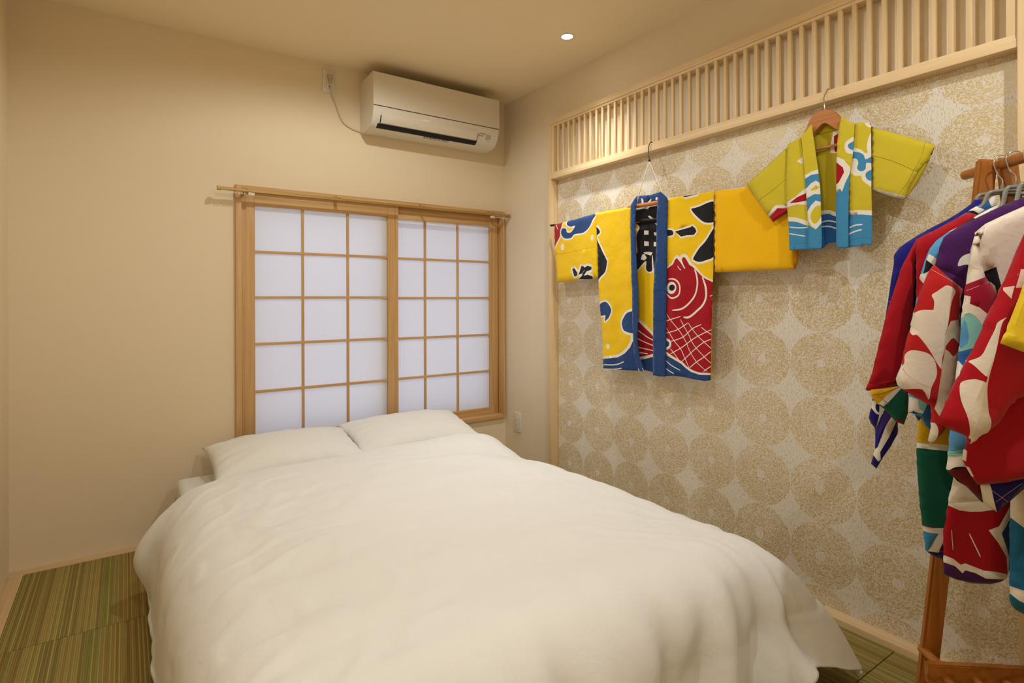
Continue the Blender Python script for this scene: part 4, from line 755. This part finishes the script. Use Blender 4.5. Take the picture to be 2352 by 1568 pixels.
# short yellow-green coat
h2 = empty('happi_coat', (-0.12, -2.12, 1.70), 'small lime yellow happi coat with blue wave print on a wooden hanger', 'coat')
sheet('back_panel', 'c2_back', h2, wallplane(-0.094), 0.018, 0, wfold(0.004, 11, 60), 0.0012)
sheet('sleeve', 'c2_sleeve_l', h2, wallplane(-0.113), 0.016, 0.010, wfold(0.004, 12))
sheet('sleeve', 'c2_sleeve_r', h2, wallplane(-0.113), 0.016, 0.011, wfold(0.004, 13))
sheet('sleeve_lining', 'c2_cuff_r', h2, wallplane(-0.108), 0.016, 0.004, None)
sheet('front_panel', 'c2_front_l', h2, wallplane(-0.126), 0.015, 0, wfold(0.004, 14, 60), 0.0012)
sheet('front_panel', 'c2_front_r', h2, wallplane(-0.127), 0.015, 0, wfold(0.004, 15, 60), 0.0012)
sheet('collar', 'c2_collar_l', h2, wallplane(-0.132), 0.015, 0, wfold(0.002, 16), 0.002)
sheet('collar', 'c2_collar_r', h2, wallplane(-0.134), 0.015, 0, wfold(0.002, 17), 0.002)
hg = empty('coat_hanger', (-0.108, -2.115, 1.70), 'wooden coat hanger with a silver hook inside the lime coat', 'hanger')
def hprof():
    top = crv([(-2.018, 1.640), (-2.055, 1.705), (-2.070, 1.735), (-2.088, 1.7525), (-2.115, 1.7595), (-2.140, 1.7515), (-2.158, 1.735), (-2.176, 1.708), (-2.225, 1.640)], 4)
    bot = crv([(-2.222, 1.622), (-2.180, 1.668), (-2.150, 1.690), (-2.119, 1.714), (-2.090, 1.695), (-2.062, 1.668), (-2.021, 1.622)], 4)
    return [tuple(p) for p in top] + [tuple(p) for p in bot]
m = MB(); m.prism(hprof(), -0.1215, -0.1005, lambda x, a, b: (x, a, b)); ho = m.build('hanger_body', 'hanger_wood', hg, 40)
m = MB(); m.tube([(-0.108, -2.03, 1.634), (-0.108, -2.215, 1.634)], 0.005, 12); m.build('trouser_bar', 'hanger_wood', hg, 50)
m = MB(); m.tube(crv([(-0.111, -2.1155, 1.757), (-0.110, -2.114, 1.785), (-0.100, -2.108, 1.802), (-0.080, -2.100, 1.818), (-0.066, -2.100, 1.834), (-0.060, -2.100, 1.846), (-0.050, -2.099, 1.850), (-0.043, -2.099, 1.8485)], 5), 0.0019, 8); m.build('hook', 'chrome', hg, 60)

# ------------------------------------------------------------------ garment rack
AN = math.radians(39.8); nB = Vector((math.sin(AN), math.cos(AN), 0)); eB = Vector((-math.cos(AN), math.sin(AN), 0)); P0 = Vector((-0.279, -2.617, 0))
def rp(s, e, z): return P0 - nB * s + eB * e + Vector((0, 0, z))      # along the bar, across it, height
rk = empty('garment_rack', (P0.x, P0.y, 0), 'orange brown wooden garment rack with an A frame, full of coats', 'clothes rack')
def beam(a, b, w, t, name, mat, wdir, bev=0.003, sub=None):
    a = Vector(a); b = Vector(b); d = (b - a).normalized(); wd = (wdir - d * wdir.dot(d)).normalized(); td = d.cross(wd)
    bm = bmesh.new(); vs = []
    for p in (a, b):
        for sx, sy in ((-1, -1), (1, -1), (1, 1), (-1, 1)): vs.append(bm.verts.new(p + wd * sx * w / 2 + td * sy * t / 2))
    for q in ((3, 2, 1, 0), (4, 5, 6, 7), (0, 1, 5, 4), (1, 2, 6, 5), (2, 3, 7, 6), (3, 0, 4, 7)): bm.faces.new([vs[i] for i in q])
    bmesh.ops.bevel(bm, geom=bm.edges[:], offset=bev, segments=2, affect='EDGES')
    me = bpy.data.meshes.new(name); bm.to_mesh(me); bm.free(); me.update()
    return mesh_obj(name, me, [mat], sub or rk, 35)
BZ = 1.451
for s0 in (0.0, 0.93):
    for sg in (1, -1):
        ds = -0.010 if sg > 0 else 0.012
        beam(rp(s0 + ds, 0.017 if sg > 0 else -0.012, BZ + 0.017), rp(s0 + ds, 0.180 * sg, 0.002), 0.044, 0.021, 'leg', 'rack_wood_z', eB, 0.0055)
    beam(rp(s0 + (0.055 if s0 < .5 else -0.06), 0.203, 0.214), rp(s0 + (0.055 if s0 < .5 else -0.06), -0.203, 0.214), 0.020, 0.050, 'shelf_rail', 'rack_wood_x', nB, 0.003)
m = MB(); m.tube([rp(-0.115, 0, BZ), rp(-0.112, 0, BZ), rp(-0.055, 0, BZ), rp(1.05, 0, BZ), rp(1.055, 0, BZ)], [0.008, 0.0125, 0.0135, 0.0135, 0.008], 20); m.build('hanging_bar', 'rack_wood_y', rk, 50)
for e in (0.168, -0.168):
    m = MB(); m.tube([rp(-0.02, e, 0.228), rp(0.05, e, 0.228)], 0.011, 14); m.build('peg', 'rack_wood_y', rk, 50)
for k in range(6):
    e = 0.165 - 0.066 * k
    m = MB(); m.tube([rp(0.055, e, 0.208), rp(0.875, e, 0.208)], 0.0095, 12); m.build('dowel', 'rack_wood_y', rk, 50)

def rackplane(s): return lambda e, z, h: tuple(P0 - nB * (s + h) + eB * e + Vector((0, 0, z)))
def rfold(amp, seed, k=30.0, top=1.35):
    def f(e, z):
        g = min(1.0, max(0.12, (top - z) / 0.35))
        return amp * g * (math.sin(e * k + (top - z) * 4 + 2.2 * nz(e, z, seed, 2.5)) * 0.55 + 1.4 * nz(e * 2.2, z * 0.6, seed, 4.0) + 0.25 * nz(e, z, seed + 3, 18.0))
    return f
def hanger(s, label, wd=0.185, yaw=0.0, drop=0.0):
    h = empty('coat_hanger', rp(s, 0, 1.36), label, 'hanger', 'hangers on the rack bar')
    zt = 1.375
    def q(e, z): return rp(s + e * yaw, e + 0.010, z)
    m = MB(); m.tube([tuple(p) for p in crv([q(wd, zt - 0.118 - drop), q(0.12, zt - 0.066 - drop * .8), q(0.070, zt - 0.034 - drop * .6), q(0.056, zt - 0.006), q(0.040, zt), q(0.0, zt + 0.002), q(-0.040, zt), q(-0.056, zt - 0.006), q(-0.070, zt - 0.034 - drop * .6), q(-0.12, zt - 0.066 - drop * .8), q(-wd, zt - 0.118 - drop)], 5)], 0.0046, 10); m.build('shoulder_bar', 'grey_plastic', h, 60)
    m = MB(); m.tube([q(0, zt), q(0, zt + 0.022)], 0.0042, 10); m.build('neck', 'grey_plastic', h, 60)
    pts = [q(0, zt + 0.02), q(0, zt + 0.034), q(0.010, zt + 0.046)]
    for a in np.linspace(-0.35, math.pi - 0.1, 9): pts.append(q(0.0185 * math.cos(a) , BZ - 0.0005 + 0.0185 * math.sin(a)))
    m = MB(); m.tube([tuple(p) for p in crv([tuple(p) for p in pts], 3)], 0.0018, 8); m.build('hook', 'chrome', h, 60)
    return h
def mirror_of(o, parent):
    """the far half of a coat: the same cloth turned over about the hanger"""
    me = o.data.copy(); w = world_of(parent); R0 = P0 - w
    for v in me.vertices:
        d = Vector(v.co) - R0; e = d.x * eB.x + d.y * eB.y
        v.co = Vector(v.co) - eB * (2 * e)
        e2 = -e
        if e2 < -0.27: v.co += eB * (-0.27 - e2) * 0.9
    me.flip_normals(); me.update()
    c = bpy.data.objects.new(o.name.split('.')[0], me); COL.objects.link(c); c.parent = parent; return c
def back_outline(emax):
    pts = [(emax, 1.312), (0.050, 1.333), (0.025, 1.326), (-0.025, 1.326), (-0.055, 1.333), (-0.20, 1.262), (-0.235, 1.20), (-0.230, 0.90), (-0.228, 0.53), (-0.12, 0.505), (emax, 0.515)]
    return [(int(a * 1e4), int(b * 1e4)) for a, b in pts]
for _k, _c, _e in (('kb1', 'royal', .07), ('kb2', 'crimson', .07), ('kb3', 'skyl', .07), ('kb4', 'purple', .08), ('kb5', 'cream', .09), ('kb6', 'red2', .115), ('kb7', 'lemon', .10)):
    PAT[_k] = (_c, back_outline(_e), [])
def coat(label, parts, s):
    c = empty('happi_coat', rp(s, 0, 1.30), label, 'coat', None)
    for name, key, sp, pf, amp, seed, mir in parts:
        o = sheet(name, key, c, rackplane(sp), 0.017, pf, rfold(amp, seed))
        if mir: mirror_of(o, c)
    return c
coat('dark blue happi coat, farthest on the rack, with a white striped sleeve', [('back_panel', 'kb1', 0.022, .008, .006, 40, False), ('sleeve', 'k1_sleeve', .032, .014, .006, 21, True)], .03)
coat('crimson happi coat with a green lining and green lower panel on the rack',
     [('back_panel', 'kb2', 0.066, .008, .006, 40, False), ('body', 'k2_body', .082, .014, .007, 22, True), ('sleeve', 'k2_sleeve', .058, .012, .006, 23, True), ('lining', 'k2_lining', .088, .006, .004, 24, False), ('collar', 'k2_collar', .062, .006, .002, 25, False)], .07)
coat('light blue happi coat showing between the crimson and the purple coats', [('back_panel', 'kb3', 0.112, .008, .006, 40, False), ('sleeve', 'k3_sleeve', .120, .011, .006, 26, True)], .12)
coat('purple happi coat with bold red and cream patterned sleeve', [('back_panel', 'kb4', 0.15, .008, .006, 40, False), ('body', 'k4_body', .160, .013, .008, 27, True), ('sleeve', 'k4_sleeve', .196, .018, .009, 28, True)], .165)
coat('cream happi coat with a wine red and teal sleeve, in front of the purple one', [('back_panel', 'kb5', 0.216, .008, .006, 40, False), ('body', 'k5_body', .228, .012, .007, 29, True), ('sleeve', 'k5_sleeve', .256, .012, .007, 30, True)], .23)
coat('bright red happi coat with white curves, nearest but one on the rack', [('back_panel', 'kb6', 0.3, .008, .006, 40, False), ('sleeve', 'k6_sleeve', .335, .022, .012, 31, True), ('under_sleeve', 'k6_drape', .292, .012, .006, 32, False), ('lining', 'k6_lining', .272, .004, .002, 33, False)], .31)
coat('lemon yellow happi coat nearest the viewer on the rack, its sleeve at the edge', [('back_panel', 'kb7', 0.372, .008, .006, 40, False), ('sleeve', 'k7_sleeve', .392, .012, .006, 34, True)], .39)
hanger(.030, 'grey hanger hooked right beside the A frame, in the dark blue coat')
hanger(.070, 'grey hanger in the crimson coat, second along the rack bar', yaw=-0.12)
hanger(.119, drop=0.03, wd=0.16, label='grey hanger in the light blue coat')
hanger(.158, drop=0.03, wd=0.16, label='grey hanger in the purple coat')
hanger(.226, drop=0.03, wd=0.16, label='grey hanger in the cream coat')
hanger(.316, drop=0.03, wd=0.16, label='grey hanger in the bright red coat')
hanger(.388, drop=0.03, wd=0.16, label='grey hanger in the lemon yellow coat')
